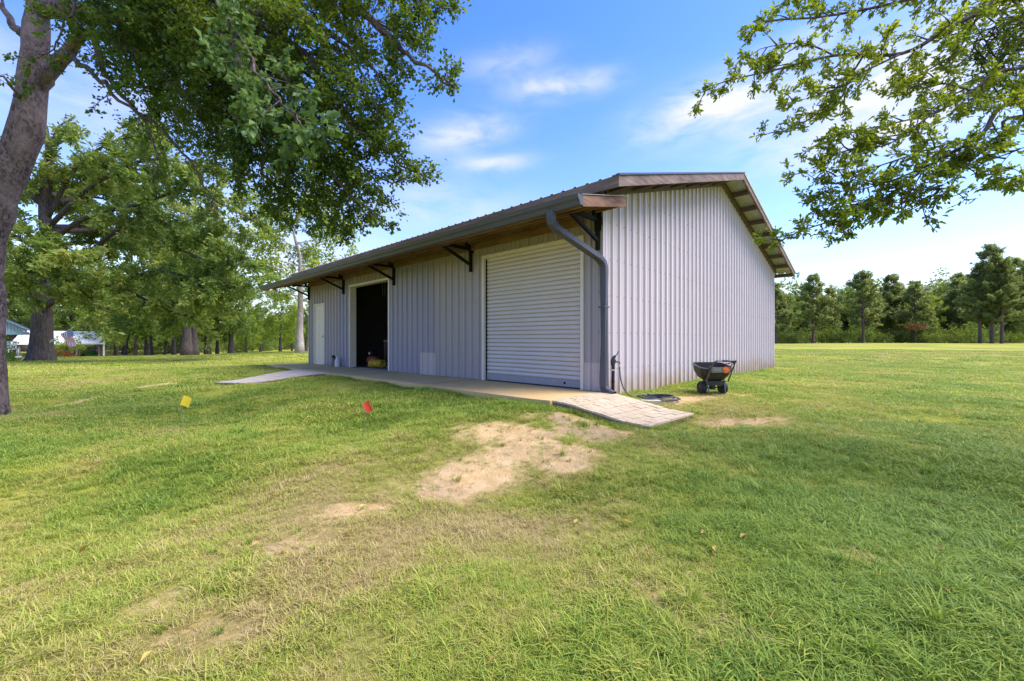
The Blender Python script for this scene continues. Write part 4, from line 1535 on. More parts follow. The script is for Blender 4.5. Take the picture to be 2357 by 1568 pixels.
def pine_meshes(name, seed, H, R_, cb, trunk_r, lmat, bark, llen=.38, lwid=.10, per=28):
    rg = np.random.default_rng(seed)
    wb, lv = MB(), Leaves(seed + 1)
    wb.tube([(0, 0, -.25), (0, 0, .1), (.05, 0, H * .3), (0, .06, H * .6), (0, 0, H * .97)], [trunk_r * 1.3, trunk_r, trunk_r * .8, trunk_r * .5, .03], 10)
    z = H * cb
    while z < H * .98:
        f = (z / H - cb) / (1 - cb)
        ln0 = R_ * (1 - f) ** .75 * (.6 + .4 * min(1, f * 5)) + .25
        for k in range(rg.integers(4, 7)):
            an = rg.uniform(0, 6.28)
            if rg.random() < .28:
                continue
            ln = ln0 * rg.uniform(.4, 1.3)
            p0 = np.array([0, 0, z + rg.uniform(-.15, .15)])
            dd = np.array([math.cos(an), math.sin(an), rg.uniform(-.05, .35) + .35 * f])
            pts = bend(rg, p0, dd, ln, 4, -.06, .08)
            wb.tube([tuple(q) for q in pts], [.045, .035, .028, .02, .012], 4, cap=False)
            for j in range(max(3, int(ln / .30))):
                u = .3 + .7 * (j + rg.random()) / max(3, int(ln / .30))
                i = min(int(u * 4), 3)
                q = pts[i] + (pts[i + 1] - pts[i]) * (u * 4 - i) + rg.normal(0, .10, 3)
                d = (pts[i + 1] - pts[i])
                d = d / np.linalg.norm(d) + np.array([0, 0, .5]) + rg.normal(0, .35, 3)
                lv.spray(q, q + d * .32, per, .75, .06)
        z += rg.uniform(.35, .6) * (1.05 - .4 * f)
    lv.spray((0, 0, H * .93), (0, 0, H * 1.0), per * 2, .5, .05)
    return wb.mesh(name + '_trunk', bark, True), lv.mesh(name + '_crown', lmat, llen, lwid, fold=.05, up=.2)


def place(name, meshes, x, y, s, rz, label, group=None, cat='tree', tilt=(0, 0)):
    r_ = empty(name, (x, y, gz(x, y)), rz)
    r_.scale = (s, s, s)
    r_.rotation_euler = (tilt[0], tilt[1], rz)
    tag(r_, label, cat, group)
    obj('trunk', meshes[0], r_)
    obj('crown', meshes[1], r_)
    return r_


# ---- the huge old oak by the shed
def old_oak():
    rg = np.random.default_rng(77)
    D = 26.0
    base = at(95, 830, D)
    bx, by = base[0], base[1]
    bz = gz(bx, by)
    wb = MB()
    lv = Leaves(78)
    sp = [(bx - .1, by, bz - .3), (bx, by, bz + .15), (bx, by, bz + .9), (bx + .05, by, bz + 2.2), (bx, by, bz + 4.0), (bx + .1, by, bz + 5.6), (bx + .35, by, bz + 7.4), (bx + .2, by, bz + 9.5), (bx + .5, by, bz + 12), (bx + .3, by, bz + 14.5)]
    rad = [.82, .68, .54, .48, .45, .40, .33, .27, .2, .08]
    p = smooth_path(sp, 3)
    wb.tube([tuple(q) for q in p], np.interp(np.linspace(0, len(sp) - 1, len(p)), range(len(sp)), rad), 22)
    kw = dict(gap=.50, sub_len=(.9, 2.6), twig_gap=.17, twig_len=.55, per=26, droop=.06, leafrad=.07, sub_taper=.3)

    def limb(px, r0, **k2):
        q = dict(kw)
        q.update(k2)
        foliage(rg, wb, lv, smooth_path([at(*a) for a in px], 5), r0, .03, **q)
    limb([(110, 700, 26), (170, 668, 25.5), (260, 655, 25), (340, 628, 24.5), (400, 628, 24), (470, 650, 23.5), (530, 650, 23)], 0.204, start=.35)
    limb([(110, 610, 26), (190, 590, 25.5), (250, 545, 25), (330, 500, 24.5), (430, 540, 24), (520, 590, 23.5), (580, 610, 23)], 0.180, start=.3)
    limb([(110, 560, 26), (200, 500, 25), (320, 470, 24), (430, 440, 23.5), (530, 480, 23), (600, 520, 23)], 0.168, start=.25)
    limb([(115, 520, 26), (210, 430, 25), (330, 370, 24), (440, 380, 23.5), (520, 420, 23)], 0.156, start=.2)
    limb([(110, 500, 26), (180, 380, 26), (280, 320, 25), (380, 320, 24.5)], 0.144, start=.2)
    limb([(100, 480, 26), (110, 380, 26), (130, 300, 26), (170, 270, 25.5)], 0.144, start=.2)
    limb([(110, 500, 26), (60, 400, 25.5), (20, 340, 25), (-60, 330, 25)], 0.132, start=.2)
    limb([(90, 560, 26), (40, 520, 25), (-20, 500, 24), (-100, 520, 23)], 0.144, start=.25)
    limb([(85, 650, 26), (50, 610, 24.5), (30, 590, 23.5), (-20, 600, 22.5)], 0.120, start=.3)
    limb([(100, 640, 26), (130, 600, 24), (150, 585, 22.5), (170, 600, 21)], 0.120, start=.35)
    limb([(85, 690, 26), (55, 660, 25), (40, 640, 24), (60, 640, 22.5)], .14, start=.3)
    limb([(100, 700, 26), (150, 690, 24.5), (190, 680, 23.5), (230, 700, 22.5)], .12, start=.4)
    limb([(260, 655, 25), (340, 690, 24.5), (400, 720, 24.3), (440, 730, 24)], .12, start=.2)
    limb([(400, 628, 24), (460, 690, 24), (520, 720, 24)], .10, start=.2)
    limb([(330, 500, 24.5), (380, 560, 24), (470, 600, 23.5), (540, 680, 23.5)], .12, start=.2)
    for i in range(9):
        an = rg.uniform(.2, 2.9)
        q0 = np.array([bx, by, bz + rg.uniform(6, 12)])
        q2 = q0 + np.array([math.cos(an) * rg.uniform(5, 9), math.sin(an) * rg.uniform(5, 9), rg.uniform(0, 3.5)])
        foliage(rg, wb, lv, smooth_path([q0, (q0 + q2) / 2 + np.array([0, 0, .8]), q2], 4), .2, .03, start=.25, **kw)
    finish_tree('oak_tree', 'huge old oak with a thick furrowed trunk carrying the flag staff', (bx, by, bz), wb, M['bark_old'], lv, M['leaf_old'], .27, .10, fold=.12)
    # ivy at its foot
    lv2 = Leaves(80)
    for i in range(26):
        q = np.array([bx - .75 + rg.normal(0, .25), by - .95 + rg.normal(0, .1), bz + abs(rg.normal(0, .45))])
        lv2.clump(q, .16, 14)
    me = lv2.mesh('foliage', M['leaf_light'], .12, .08)
    v = np.empty(len(me.vertices) * 3, np.float32)
    me.vertices.foreach_get('co', v)
    me.vertices.foreach_set('co', (v.reshape(-1, 3) - np.array([bx - .75, by - .95, bz], np.float32)).ravel())
    me.update()
    r_ = empty('ivy_plant', (bx - .75, by - .95, bz))
    tag(r_, 'yellow-green creeper at the foot of the huge old oak', 'plant')
    obj('foliage', me, r_)
    MB().tube([(0, .1, -.02), (.05, .12, .4), (-.05, .2, .9)], [.02, .015, .008], 5).build('stem', M['twig'], r_)
    return bx, by, bz


OAKX, OAKY, OAKZ = old_oak()

# ---- the sycamore behind the building's far end
T_SYC = tree_meshes('sycamore', 301, 12.6, 4.6, .30, .30, 0, M['leaf_light'], M['bark_pale'], .22, .13, limbs=30, gap=.6, sub=(.7, 1.5), per=12, leafrad=.14, droop=.03)
sx = at(690, 812, 31)
place('sycamore_tree', T_SYC, sx[0], sx[1], 1.0, 1.1, 'airy light green tree with a pale straight trunk past the building end')

T_A = tree_meshes('oak_a', 311, 13, 5.0, .22, .42, 0, M['leaf_mid'], M['bark_old'], .30, .12, limbs=30, gap=.85, sub=(1.2, 2.4), per=14, leafrad=.16)
T_B = tree_meshes('oak_b', 312, 11, 4.0, .20, .26, 0, M['leaf_light'], M['bark_old'], .30, .13, limbs=26, gap=.85, sub=(1.0, 2.2), per=14, leafrad=.16)
T_C = tree_meshes('oak_c', 313, 9, 3.2, .28, .17, 0, M['leaf_mid'], M['bark_old'], .28, .12, limbs=20, gap=.8, sub=(.8, 1.8), per=13, leafrad=.14, lean=.12)
T_D = tree_meshes('oak_d', 314, 15, 4.6, .43, .46, 0, M['leaf_old'], M['bark_old'], .32, .12, limbs=30, gap=.9, sub=(1.2, 2.4), per=14, leafrad=.16)
T_P1 = pine_meshes('pine_a', 321, 13.0, 3.4, .20, .24, M['leaf_pine'], M['bark_pine'])
T_P2 = pine_meshes('pine_b', 322, 10.0, 3.1, .14, .19, M['leaf_pine'], M['bark_pine'])
T_P3 = pine_meshes('pine_c', 323, 17.0, 4.0, .26, .30, M['leaf_pine'], M['bark_pine'])


def put(name, meshes, px, D, s, rz, label, group=None, tilt=(0, 0)):
    q = at(px, 800, D)
    return place(name, meshes, q[0], q[1], s, rz, label, group, tilt=tilt)


put('oak_tree', T_D, 430, 39, .95, .3, 'tall thick-trunked tree of the close pair beyond the left lawn')
put('oak_tree', T_D, 447, 41, .80, 2.1, 'slimmer-trunked tree of the close pair beyond the left lawn')
put('round_tree', T_B, 645, 38, .52, .9, 'rounded bright green tree with a dark stem beside the pale-trunked one')
g = 'slender trees of the left grove'
lb = 'slender dark-trunked tree in the grove between shed and thick pair'
for px, D, s, rz, T in ((288, 45, .85, 1.0, T_C), (335, 47, .95, 2.2, T_C), (352, 44, 1.0, 4.0, T_C), (312, 52, .8, 5.1, T_B), (378, 48, .9, .4, T_C), (400, 44, .85, 3.3, T_B), (268, 56, 1.0, 2.0, T_B)):
    put('grove_tree', T, px, D, s, rz, lb, g)
g = 'trees right of the thick pair'
lb = 'mid-green tree in the row between the thick pair and the rounded tree'
for px, D, s, rz, T in ((478, 50, .85, 1.4, T_A), (500, 54, .8, 2.4, T_B), (532, 52, .80, 3.4, T_A), (566, 62, .56, .4, T_B), (600, 66, .48, 5, T_A), (672, 62, .50, 1, T_B), (705, 58, .48, 2, T_A)):
    put('row_tree', T, px, D, s, rz, lb, g)
g = 'dense trees behind the shed'
lb = 'dense green tree of the wood behind the white-roofed shed'
for px, D, s, rz, T in ((30, 60, 1.0, 0, T_A), (100, 66, 1.05, 1, T_B), (165, 64, 1.0, 2, T_A), (225, 62, 1.0, 3, T_A), (285, 70, 1.05, 4, T_B), (345, 68, 1.0, 5, T_A), (-60, 60, 1.1, 1.2, T_A), (410, 72, 1.0, 2.2, T_B), (460, 76, .95, 3.2, T_A), (200, 78, 1.2, .6, T_D), (60, 74, 1.2, 1.6, T_D)):
    put('wood_tree', T, px, D, s, rz, lb, g)

# right tree line
g = 'pines standing out of the right tree line'
put('pine_tree', T_P2, 1786, 70, .95, 0, 'young pine at the tree line next to the building wall edge')
put('pine_tree', T_P1, 1872, 70, .86, 1, 'pointed pine with bare purple trunk in the tree line left of the shaggy pine')
put('pine_tree', T_P1, 1987, 70, .90, 2.2, 'shaggy pine with open top standing before the tree line')
put('pine_tree', T_P2, 2105, 74, 1.05, 3.0, 'bushy pine rising behind the brown dead sapling')
put('pine_tree', T_P3, 2283, 66, .90, .7, 'tallest pine, in the middle of the trio with bare purple trunks')
put('pine_tree', T_P3, 2256, 67, .74, 2.7, 'shorter pine on the near flank of the tall trio')
put('pine_tree', T_P3, 2306, 65, .72, 4.7, 'stout pine on the far flank of the tall trio')
put('pine_tree', T_P3, 2385, 66, .85, 5.2, 'tall pine past the trio at the tree line end')
lb = 'green pine massed inside the right-hand tree line'
rgp = random.Random(4)
for i in range(30):
    px = 1740 + i * 24 + rgp.uniform(-12, 12)
    D = rgp.uniform(76, 86)
    put('wood_pine', (T_P2, T_P1)[i % 2], px, D, rgp.uniform(.62, 1.02) * (1.15 if px > 2180 else .95), rgp.uniform(0, 6.2), lb, 'pines massed in the right tree line')
lb = 'leafy broad-crowned tree among the right-hand pines'
for px, D, s in ((1800, 80, .72), (1855, 82, .7), (1940, 80, .8), (2070, 82, .85), (2125, 80, .8), (2265, 80, 1.05), (1905, 84, .78), (2030, 86, .82), (2150, 88, .95), (2200, 84, .92), (2240, 88, 1.0), (2330, 84, 1.0), (1830, 86, .7)):
    put('broadleaf_tree', (T_A, T_B)[int(px) % 2], px, D, s, px, lb, 'broad-crowned trees among the right pines')


# shrubs
def bush_mesh(seed, r, h, lmat, n=60, llen=.26):
    rg = np.random.default_rng(seed)
    lv = Leaves(seed)
    wb = MB()
    for i in range(n):
        an, u = rg.uniform(0, 6.28), rg.random() ** .5
        q = np.array([math.cos(an) * r * u, math.sin(an) * r * u, h * (1 - .6 * u * u) * rg.uniform(.15, 1)])
        lv.clump(q, r * .30, 22, .8)
        if i % 8 == 0:
            wb.tube([(0, 0, -.1), tuple(q * .6), tuple(q)], [.04, .025, .01], 4, cap=False)
    return wb.mesh('stems', M['twig'], True), lv.mesh('foliage', lmat, llen, llen * .45)


B1 = bush_mesh(401, 1.9, 2.6, M['leaf_bush'])
B2 = bush_mesh(402, 1.6, 3.4, M['leaf_mid'])
B3 = bush_mesh(403, 1.1, 1.3, M['leaf_brown'], 26, .2)


def bush(meshes, px, D, s, label, group=None, name='shrub'):
    q = at(px, 800, D)
    r_ = empty(name, (q[0], q[1], gz(q[0], q[1])), px * .7)
    r_.scale = (s, s, s)
    tag(r_, label, 'shrub', group)
    obj('stems', meshes[0], r_)
    obj('foliage', meshes[1], r_)
    return r_


for i in range(30):
    px = 1770 + i * 21 + rgp.uniform(-9, 9)
    bush((B1, B2)[i % 3 == 1], px, rgp.uniform(71, 76), rgp.uniform(.75, 1.25), 'leafy shrub in the undergrowth at the foot of the right tree line', 'shrubs under the right tree line')
for i in range(14):
    px = 470 + i * 19 + rgp.uniform(-6, 6)
    bush((B1, B2)[i % 2], px, rgp.uniform(66, 84), rgp.uniform(.7, 1.1), 'low shrub beyond the left field under the far trees', 'shrubs beyond the left field')
for i in range(10):
    px = 20 + i * 45 + rgp.uniform(-9, 9)
    bush((B1, B2)[i % 2], px, rgp.uniform(72, 80), rgp.uniform(.9, 1.4), 'understorey shrub in the wood behind the shed', 'shrubs in the wood behind the shed')
q = at(2108, 790, 69)
r_ = empty('dead_sapling', (q[0], q[1], gz(q[0], q[1])))
tag(r_, 'rust-brown dead sapling standing before the right tree line', 'sapling')
MB().tube([(0, 0, -.1), (.05, 0, 1.2), (0, .05, 3.6)], [.07, .05, .02], 6).build('trunk', M['bark_pine'], r_)
o = obj('crown', B3[1], r_)
o.location = (0, 0, 2.2)


# far woodland closing the view beyond the single trees
def woodland(name, px0, px1, D, h0, h1, seed, label):
    rg = np.random.default_rng(seed)
    lv = Leaves(seed)
    n = int(abs(px1 - px0) * D / 970 * 1.1)
    for i in range(n):
        q = np.array(at(rg.uniform(px0, px1), 784, D * rg.uniform(.97, 1.12)))
        zb = gz(q[0], q[1])
        h = rg.uniform(h0, h1) * (.75 + .5 * vnoise(np.array([q[0] * .12]), np.array([q[1] * .12]), seed)[0])
        for k_ in range(7):
            u = (k_ + rg.random()) / 7
            lv.clump((q[0] + rg.normal(0, .9), q[1] + rg.normal(0, .9), zb + .3 + h * u), 1.9 * (1.15 - .6 * u), 38, .8)
    tag(obj(name, lv.mesh(name, M['leaf_wood'], .62, .34)), label, None, None, 'stuff')


woodland('woodland', -180, 760, 92, 5, 8, 501, 'dense green wood closing the view on the left')
woodland('woodland', 1700, 2560, 90, 10, 13.5, 502, 'dense green wood closing the view on the right')

# ------------------------------------------------------------------ far left: shed, tractor, house, flag
def shed():
    D = 52.0
    q = at(139, 800, D)
    x0, y0 = q[0], q[1]
    z0 = gz(x0, y0)
    k = D / 970
    kx = k * .683
    TH = R(46.9)
    root = empty('open_shed', (x0, y0, z0), TH)

    def W(xl, yl):
        return x0 + xl * math.cos(TH) - yl * math.sin(TH), y0 + xl * math.sin(TH) + yl * math.cos(TH)
    tag(root, 'long open-fronted pole shed with a white metal roof behind the huge oak', 'shed')
    X0, X1 = (31 - 139) * kx, (247 - 139) * kx
    Zg = CAM_Z + (784 - 825.5) * k - z0
    He, Hr = CAM_Z + (784 - 790) * k - z0, CAM_Z + (784 - 768) * k - z0 + .35
    Dp = 5.0
    white = simple('white_roof_metal', (.78, .75, .74), (.84, .81, .80), rough=.4, scale=1.0)
    n = 11
    for i in range(n):
        a, b = X0 + (X1 - X0) * i / n, X0 + (X1 - X0) * (i + 1) / n - .012
        sk = .9 * (1 - i / n) if i < 2 else 0.0
        for (ya, za_, yb, zb_) in ((-.5, He, Dp / 2, Hr), (Dp + .5, He, Dp / 2, Hr)):
            r0 = [(a, ya, za_), (b, ya, za_), (b, yb, zb_), (a + (1.0 if i == 0 else 0), yb, zb_)]
            MB().poly([*r0, *[(p[0], p[1], p[2] - .03) for p in r0]], [(0, 1, 2, 3), (7, 6, 5, 4), (0, 4, 5, 1), (1, 5, 6, 2), (2, 6, 7, 3), (3, 7, 4, 0)]).build('roof_panel', white, root)
    MB().box(X0 + .1, X1, -.48, -.44, He - .16, He - .03).build('fascia_board', white, root)
    for px in (49, 110, 177, 232):
        x = (px - 139) * kx
        MB().box(x - .09, x + .09, -.28, -.10, -.6, He - .05).build('post', M['wood_grey'], root)
    brown = simple('brown_wall', (.10, .055, .05), (.13, .075, .065), rough=.8)
    MB().box(X1 - .42, X1 - .36, -.2, Dp, -.6, He - .05).build('side_wall', brown, root)
    MB().box(X1 - .20, X1 - .02, -.30, -.26, -.6, He - .05).build('corner_sheet', white, root)
    grey = simple('shed_sheet', (.20, .21, .23), (.28, .29, .31), rough=.6, scale=1.5, stretch=(3, 3, .4))
    for i in range(8):
        a, b = X0 + 2.6 + i * .78, X0 + 2.6 + i * .78 + .76
        if b < X1 - .4:
            MB().box(a, b, Dp - .06, Dp, -.5, .62).box(a, b, Dp - .06, Dp, .72, He - .55).build('back_panel', grey, root)
    for z in (.67, 1.25):
        MB().box(X0 + 2.5, X1 - .4, Dp - .12, Dp - .07, z - .04, z + .04).build('girt', M['wood_grey'], root)
    MB().box(X0 + .4, X1 - .2, Dp / 2 - .04, Dp / 2 + .04, Hr - .3, Hr - .12).build('ridge_beam', M['wood_dark'], root)
    # lumber rack against the right wall
    rk = empty('lumber_rack', (*W(X1 + .40, .1), z0 - .35), TH)
    tag(rk, 'small rack of brown boards against the shed end wall', 'rack')
    for i in range(5):
        MB().box(-.45, .45, -.12, .12, .95 + i * .22, 1.03 + i * .22).build('board', M['wood_grey'], rk)
    for x in (-.4, .4):
        MB().box(x - .04, x + .04, -.05, .05, 0, 2.05).build('upright', M['wood_dark'], rk)
    # tractor parked inside
    tx = (205 - 139) * kx
    tr = empty('tractor', (*W(tx, 1.2), z0 - .40), TH + R(8))
    tag(tr, 'green farm tractor with raised loader arms parked in the shed', 'tractor')
    gm = simple('tractor_green', (.02, .14, .035), (.03, .18, .045), rough=.35)
    ym = simple('tractor_yellow', (.55, .42, .03), None, rough=.4)
    MB().prism([(-.35, -.3, .75), (.75, -.3, .7), (.85, -.3, .95), (.75, -.3, 1.12), (-.3, -.3, 1.2), (-.45, -.3, 1.05)], (0, .6, 0)).build('hood', gm, tr)
    MB().box(-1.5, -.3, -.35, .35, .6, .9).build('chassis', M['black'], tr)
    for y in (-.45, .45):
        MB().prism([(-1.75, y - .15, .95), (-1.6, y - .15, 1.25), (-1.0, y - .15, 1.3), (-.75, y - .15, 1.0)], (0, .3, 0)).build('fender', gm, tr)
        w = MB().lathe([(.30, -.12), (.56, -.16), (.6, -.08), (.6, .08), (.56, .16), (.30, .12)], 20, (-1.25, y * 1.45, .60), 'y').build('wheel', M['rubber'], tr)
        MB().lathe([(.05, -.18), (.30, -.13), (.30, .13), (.05, .18)], 14, (-1.25, y * 1.45, .60), 'y').build('rim', ym, w)
        w = MB().lathe([(.16, -.09), (.30, -.11), (.33, -.05), (.33, .05), (.30, .11), (.16, .09)], 18, (.55, y * 1.2, .33), 'y').build('wheel', M['rubber'], tr)
        MB().lathe([(.04, -.13), (.16, -.10), (.16, .10), (.04, .13)], 12, (.55, y * 1.2, .33), 'y').build('rim', ym, w)
        MB().bar((-.4, y, 1.05), (.5, y, 1.35), .08, .16).bar((.5, y, 1.33), (1.75, y, .35), .08, .16).build('loader_arm', gm, tr)
    MB().prism([(1.65, -.75, .1), (2.2, -.75, .05), (1.85, -.75, .25), (1.75, -.75, .55)], (0, 1.5, 0)).build('loader_bucket', gm, tr)
    MB().box(-1.25, -.85, -.22, .22, .95, 1.08).box(-1.32, -1.22, -.22, .22, 1.05, 1.45).build('seat', ym, tr)
    MB().tube([(-.62, 0, 1.0), (-.72, 0, 1.32)], .025, 6).lathe([(.15, 0), (.18, .015), (.15, .03)], 14, (-.72, 0, 1.32)).build('steering_wheel', M['black'], tr)
    # flowering shrub in front
    bm = bush_mesh(411, 1.3, .95, M['leaf_bush'], 40, .18)
    fm = bush_mesh(412, 1.35, 1.05, M['flower'], 46, .14)
    fx, fy = W((146 - 139) * kx - .2, -3.0)
    r_ = empty('flowering_shrub', (fx, fy, gz(fx, fy) - .05))
    tag(r_, 'low shrub covered in red-orange blossom before the shed', 'shrub')
    obj('stems', bm[0], r_)
    obj('foliage', bm[1], r_)
    obj('blossom', fm[1], r_)
    # light saplings in front of the shed
    sm_ = bush_mesh(415, .9, 2.2, M['leaf_light'], 34, .2)
    for px in (120, 168):
        xx, yy = W((px - 139) * kx, -4.5)
        r_ = empty('sapling', (xx, yy, gz(xx, yy)))
        tag(r_, 'light green sapling growing between the huge oak and the shed', 'sapling', 'saplings before the shed')
        MB().tube([(0, 0, -.1), (.03, 0, .8), (0, 0, 1.9)], [.05, .04, .02], 6).build('stem', M['twig'], r_)
        o_ = obj('foliage', sm_[1], r_)
        o_.location = (0, 0, .9)


shed()


def house():
    D = 33.0
    k = D / 970
    q = at(40, 800, D)
    x0, y0 = q[0], q[1]
    z0 = CAM_Z + (784 - 838) * k
    root = empty('porch_house', (x0, y0, z0), R(49.5))
    tag(root, 'pale blue house gable with open porch behind the huge oak', 'house')
    blue = simple('pale_blue_siding', (.36, .47, .54), (.40, .51, .58), rough=.6, scale=2)
    navy = simple('roof_edge_navy', (.03, .04, .08), None, rough=.5)
    white = simple('white_siding', (.72, .72, .76), (.66, .66, .70), rough=.55)
    zx = lambda px: (px - 40) * k * .65
    zz = lambda py: CAM_Z + (784 - py) * k - z0
    xl, xr = zx(-110), zx(86)
    apex_x = (xl + xr) / 2 - 1.0
    sl = (zz(738) - zz(756.5)) / (zx(67) - zx(22))
    ze = zz(764)
    zeave = zz(756.5) - sl * (xr - zx(67))
    zap = zeave + sl * (xr - apex_x)
    # gable boards, one part each
    n = 16
    for i in range(n):
        a, b = apex_x + (xr - .5 - apex_x) * i / n, apex_x + (xr - .5 - apex_x) * (i + 1) / n - .02
        MB().prism([(a, 0, ze), (b, 0, ze), (b, 0, zeave + sl * (xr - b) - .12), (a, 0, zeave + sl * (xr - a) - .12)], (0, .06, 0)).build('siding_board', blue, root)
    MB().prism([(xl + .5, 0, ze), (apex_x, 0, ze), (apex_x, 0, zap - .12)], (0, .06, 0)).build('gable_siding', blue, root)
    MB().box(xl + .3, xr - .4, -.06, 3.0, ze - .22, ze - .002).build('porch_beam', simple('porch_blue', (.25, .36, .42), None, rough=.6), root)
    for a, b in (((xr, zeave), (apex_x, zap)), ((xl, zap - sl * (apex_x - xl)), (apex_x, zap))):
        MB().prism([(a[0], -.35, a[1] - .14), (b[0], -.35, b[1] - .14), (b[0], -.35, b[1] + .0), (a[0], -.35, a[1] + .0)], (0, .05, 0)).build('rake_board', blue, root)
        MB().prism([(a[0], -.40, a[1] + .002), (b[0], -.40, b[1] + .002), (b[0], -.40, b[1] + .09), (a[0], -.40, a[1] + .09)], (0, 8, 0)).build('roof', navy, root)
    zd = zz(816)
    MB().box(xl, zx(52), -.3, 3.0, zd - .08, zd).build('porch_deck', M['wood_grey'], root)
    m_ = 5
    for i in range(m_):
        h = (zd - .1 + .25) / m_
        MB().box(xl, zx(50), -.26 - .004 * i, -.22, -.25 + i * h, -.25 + (i + 1) * h - .02).build('skirt_board', white, root)
    MB().box(zx(-20), zx(-16), -.2, -.06, zd, ze - .22).build('porch_post', white, root)
    MB().box(xl, zx(-30), 2.9, 3.0, zd, ze - .22).build('wall', white, root)
    # white porch chair
    cx = zx(29)
    ch = empty('porch_chair', (x0 + cx * .65 - .38, y0 + cx * .76 + .33, z0 + zd), R(60))
    tag(ch, 'white slatted chair on the house porch', 'chair')
    MB().box(-.28, .28, -.25, .25, .38, .43).build('seat', white, ch)
    for i in range(4):
        MB().box(-.26 + i * .14, -.16 + i * .14, .22, .26, .43, 1.05).build('back_slat', white, ch)
    for a in (-.25, .25):
        for b in (-.22, .22):
            MB().box(a - .03, a + .03, b - .03, b + .03, 0, .38).build('leg', white, ch)


house()


def stars_and_stripes():
    # staff fixed to the oak, leaning out to the right; the cloth hangs from it
    D = 25.0
    k = D / 970
    a, tip = Vector(at(121, 785, D)), Vector(at(168, 754, D - .1))
    a.x -= .1
    root = empty('flag_staff', tuple(a))
    tag(root, 'American flag hanging from a slanting white staff fixed to the huge oak', 'flag')
    d = tip - a
    MB().tube([(0, 0, 0), tuple(d * 1.04)], .018, 8).lathe([(.0, -.03), (.03, 0), (.0, .03)], 8, tuple(d * 1.05)).build('staff', simple('staff_white', (.7, .68, .64), None, rough=.4), root)
    MB().bar((-.12, .1, -.08), tuple(d * .05), .07, .05).build('staff_bracket', M['chrome'], root)
    # cloth corners, hoist along the staff
    h0, h1 = Vector(at(165, 757, D - .12)) - a, Vector(at(140, 768, D - .10)) - a
    f0, f1 = Vector(at(174, 795, D - .15)) - a, Vector(at(160, 802, D - .1)) - a
    ns, nf = 13, 14
    white = simple('flag_white', (.82, .78, .75), None, rough=.8)
    redm = simple('flag_stripe_red', (.6, .02, .025), None, rough=.8)
    bl = simple('flag_blue', (.025, .05, .22), (.035, .06, .26), rough=.8)

    def P(u, v):
        q = h0.lerp(h1, v).lerp(f0.lerp(f1, v), u)
        q = q + Vector((0, .05 * math.sin(u * 9 + v * 4), 0)) * (.3 + u)
        q.x += .03 * math.sin(u * 7 + v * 3)
        return q
    for s_ in range(ns):
        u0 = 6 if s_ < 7 else 0
        vs_, fs = [], []
        for i in range(u0, nf + 1):
            vs_ += [tuple(P(i / nf, s_ / ns)), tuple(P(i / nf, (s_ + 1) / ns))]
        for i in range(nf - u0):
            fs.append((2 * i, 2 * i + 1, 2 * i + 3, 2 * i + 2))
        MB().poly(vs_, fs).build('stripe', redm if s_ % 2 == 0 else white, root)
    vs_, fs = [], []
    for i in range(7):
        for j in range(8):
            vs_.append(tuple(P(i / nf, j / ns)))
    for i in range(6):
        for j in range(7):
            fs.append((i * 8 + j, i * 8 + j + 1, (i + 1) * 8 + j + 1, (i + 1) * 8 + j))
    cn = MB().poly(vs_, fs).build('canton', bl, root)
    mb = MB()
    for r_ in range(9):
        nc = 6 if r_ % 2 == 0 else 5
        for c in range(nc):
            u = (c + (.5 if nc == 6 else 1.0)) / 6 * (6 / nf)
            v = (r_ + .5) / 9 * (7 / ns)
            q = P(u, v) + Vector((0, -.008, 0))
            pts = []
            for z in range(10):
                rr = .028 if z % 2 == 0 else .011
                pts.append((q.x + rr * math.sin(z * math.pi / 5), q.y, q.z + rr * math.cos(z * math.pi / 5)))
            mb.poly(pts, [tuple(range(10))])
    mb.build('stars', white, cn)['kind'] = 'stuff'


stars_and_stripes()


# ------------------------------------------------------------------ lawn flags
def marker(px, py, D, w, h, ang, mat, label, wave):
    q = at(px, py, D)
    z = gz(q[0], q[1])
    root = empty('marker_flag', (q[0], q[1], z))
    tag(root, label, 'marker flag', None)
    top = q[2] - z
    ca, sa = math.cos(R(ang)), math.sin(R(ang))
    n = 6
    vs_ = []
    off = Vector((-w / 2 * ca, 0, -w / 2 * sa))
    for th in (0, .0012):
        for i in range(n + 1):
            for j in (0, 1):
                u, v = i / n * w, (j - .5) * h
                b = wave * math.sin(i / n * 3.1)
                vs_.append((off.x + u * ca - v * sa, b + th, top + off.z + u * sa + v * ca))
    m_ = 2 * (n + 1)
    fs = []
    for i in range(n):
        fs += [(2 * i, 2 * i + 2, 2 * i + 3, 2 * i + 1), (m_ + 2 * i, m_ + 2 * i + 1, m_ + 2 * i + 3, m_ + 2 * i + 2)]
    MB().poly(vs_, fs).build('flag', mat, root)
    wx, wz = off.x - (h / 2 - .005) * -sa * 0, top + off.z
    MB().tube([(off.x + h * .5 * -sa, 0, top + off.z + h * .5 * ca), (off.x + h * .5 * sa, 0, top + off.z - h * .5 * ca), (off.x * .6, .01, top * .45), (0, .02, -.05)], .0013, 5).build('wire_stem', M['wire'], root)


marker(428, 925, 4.4, .095, .105, -22, M['yellow'], 'small yellow utility marker flag standing in the lawn', .012)
marker(846, 937, 4.6, .075, .12, 25, M['red'], 'small red utility marker flag standing in the lawn', .006)


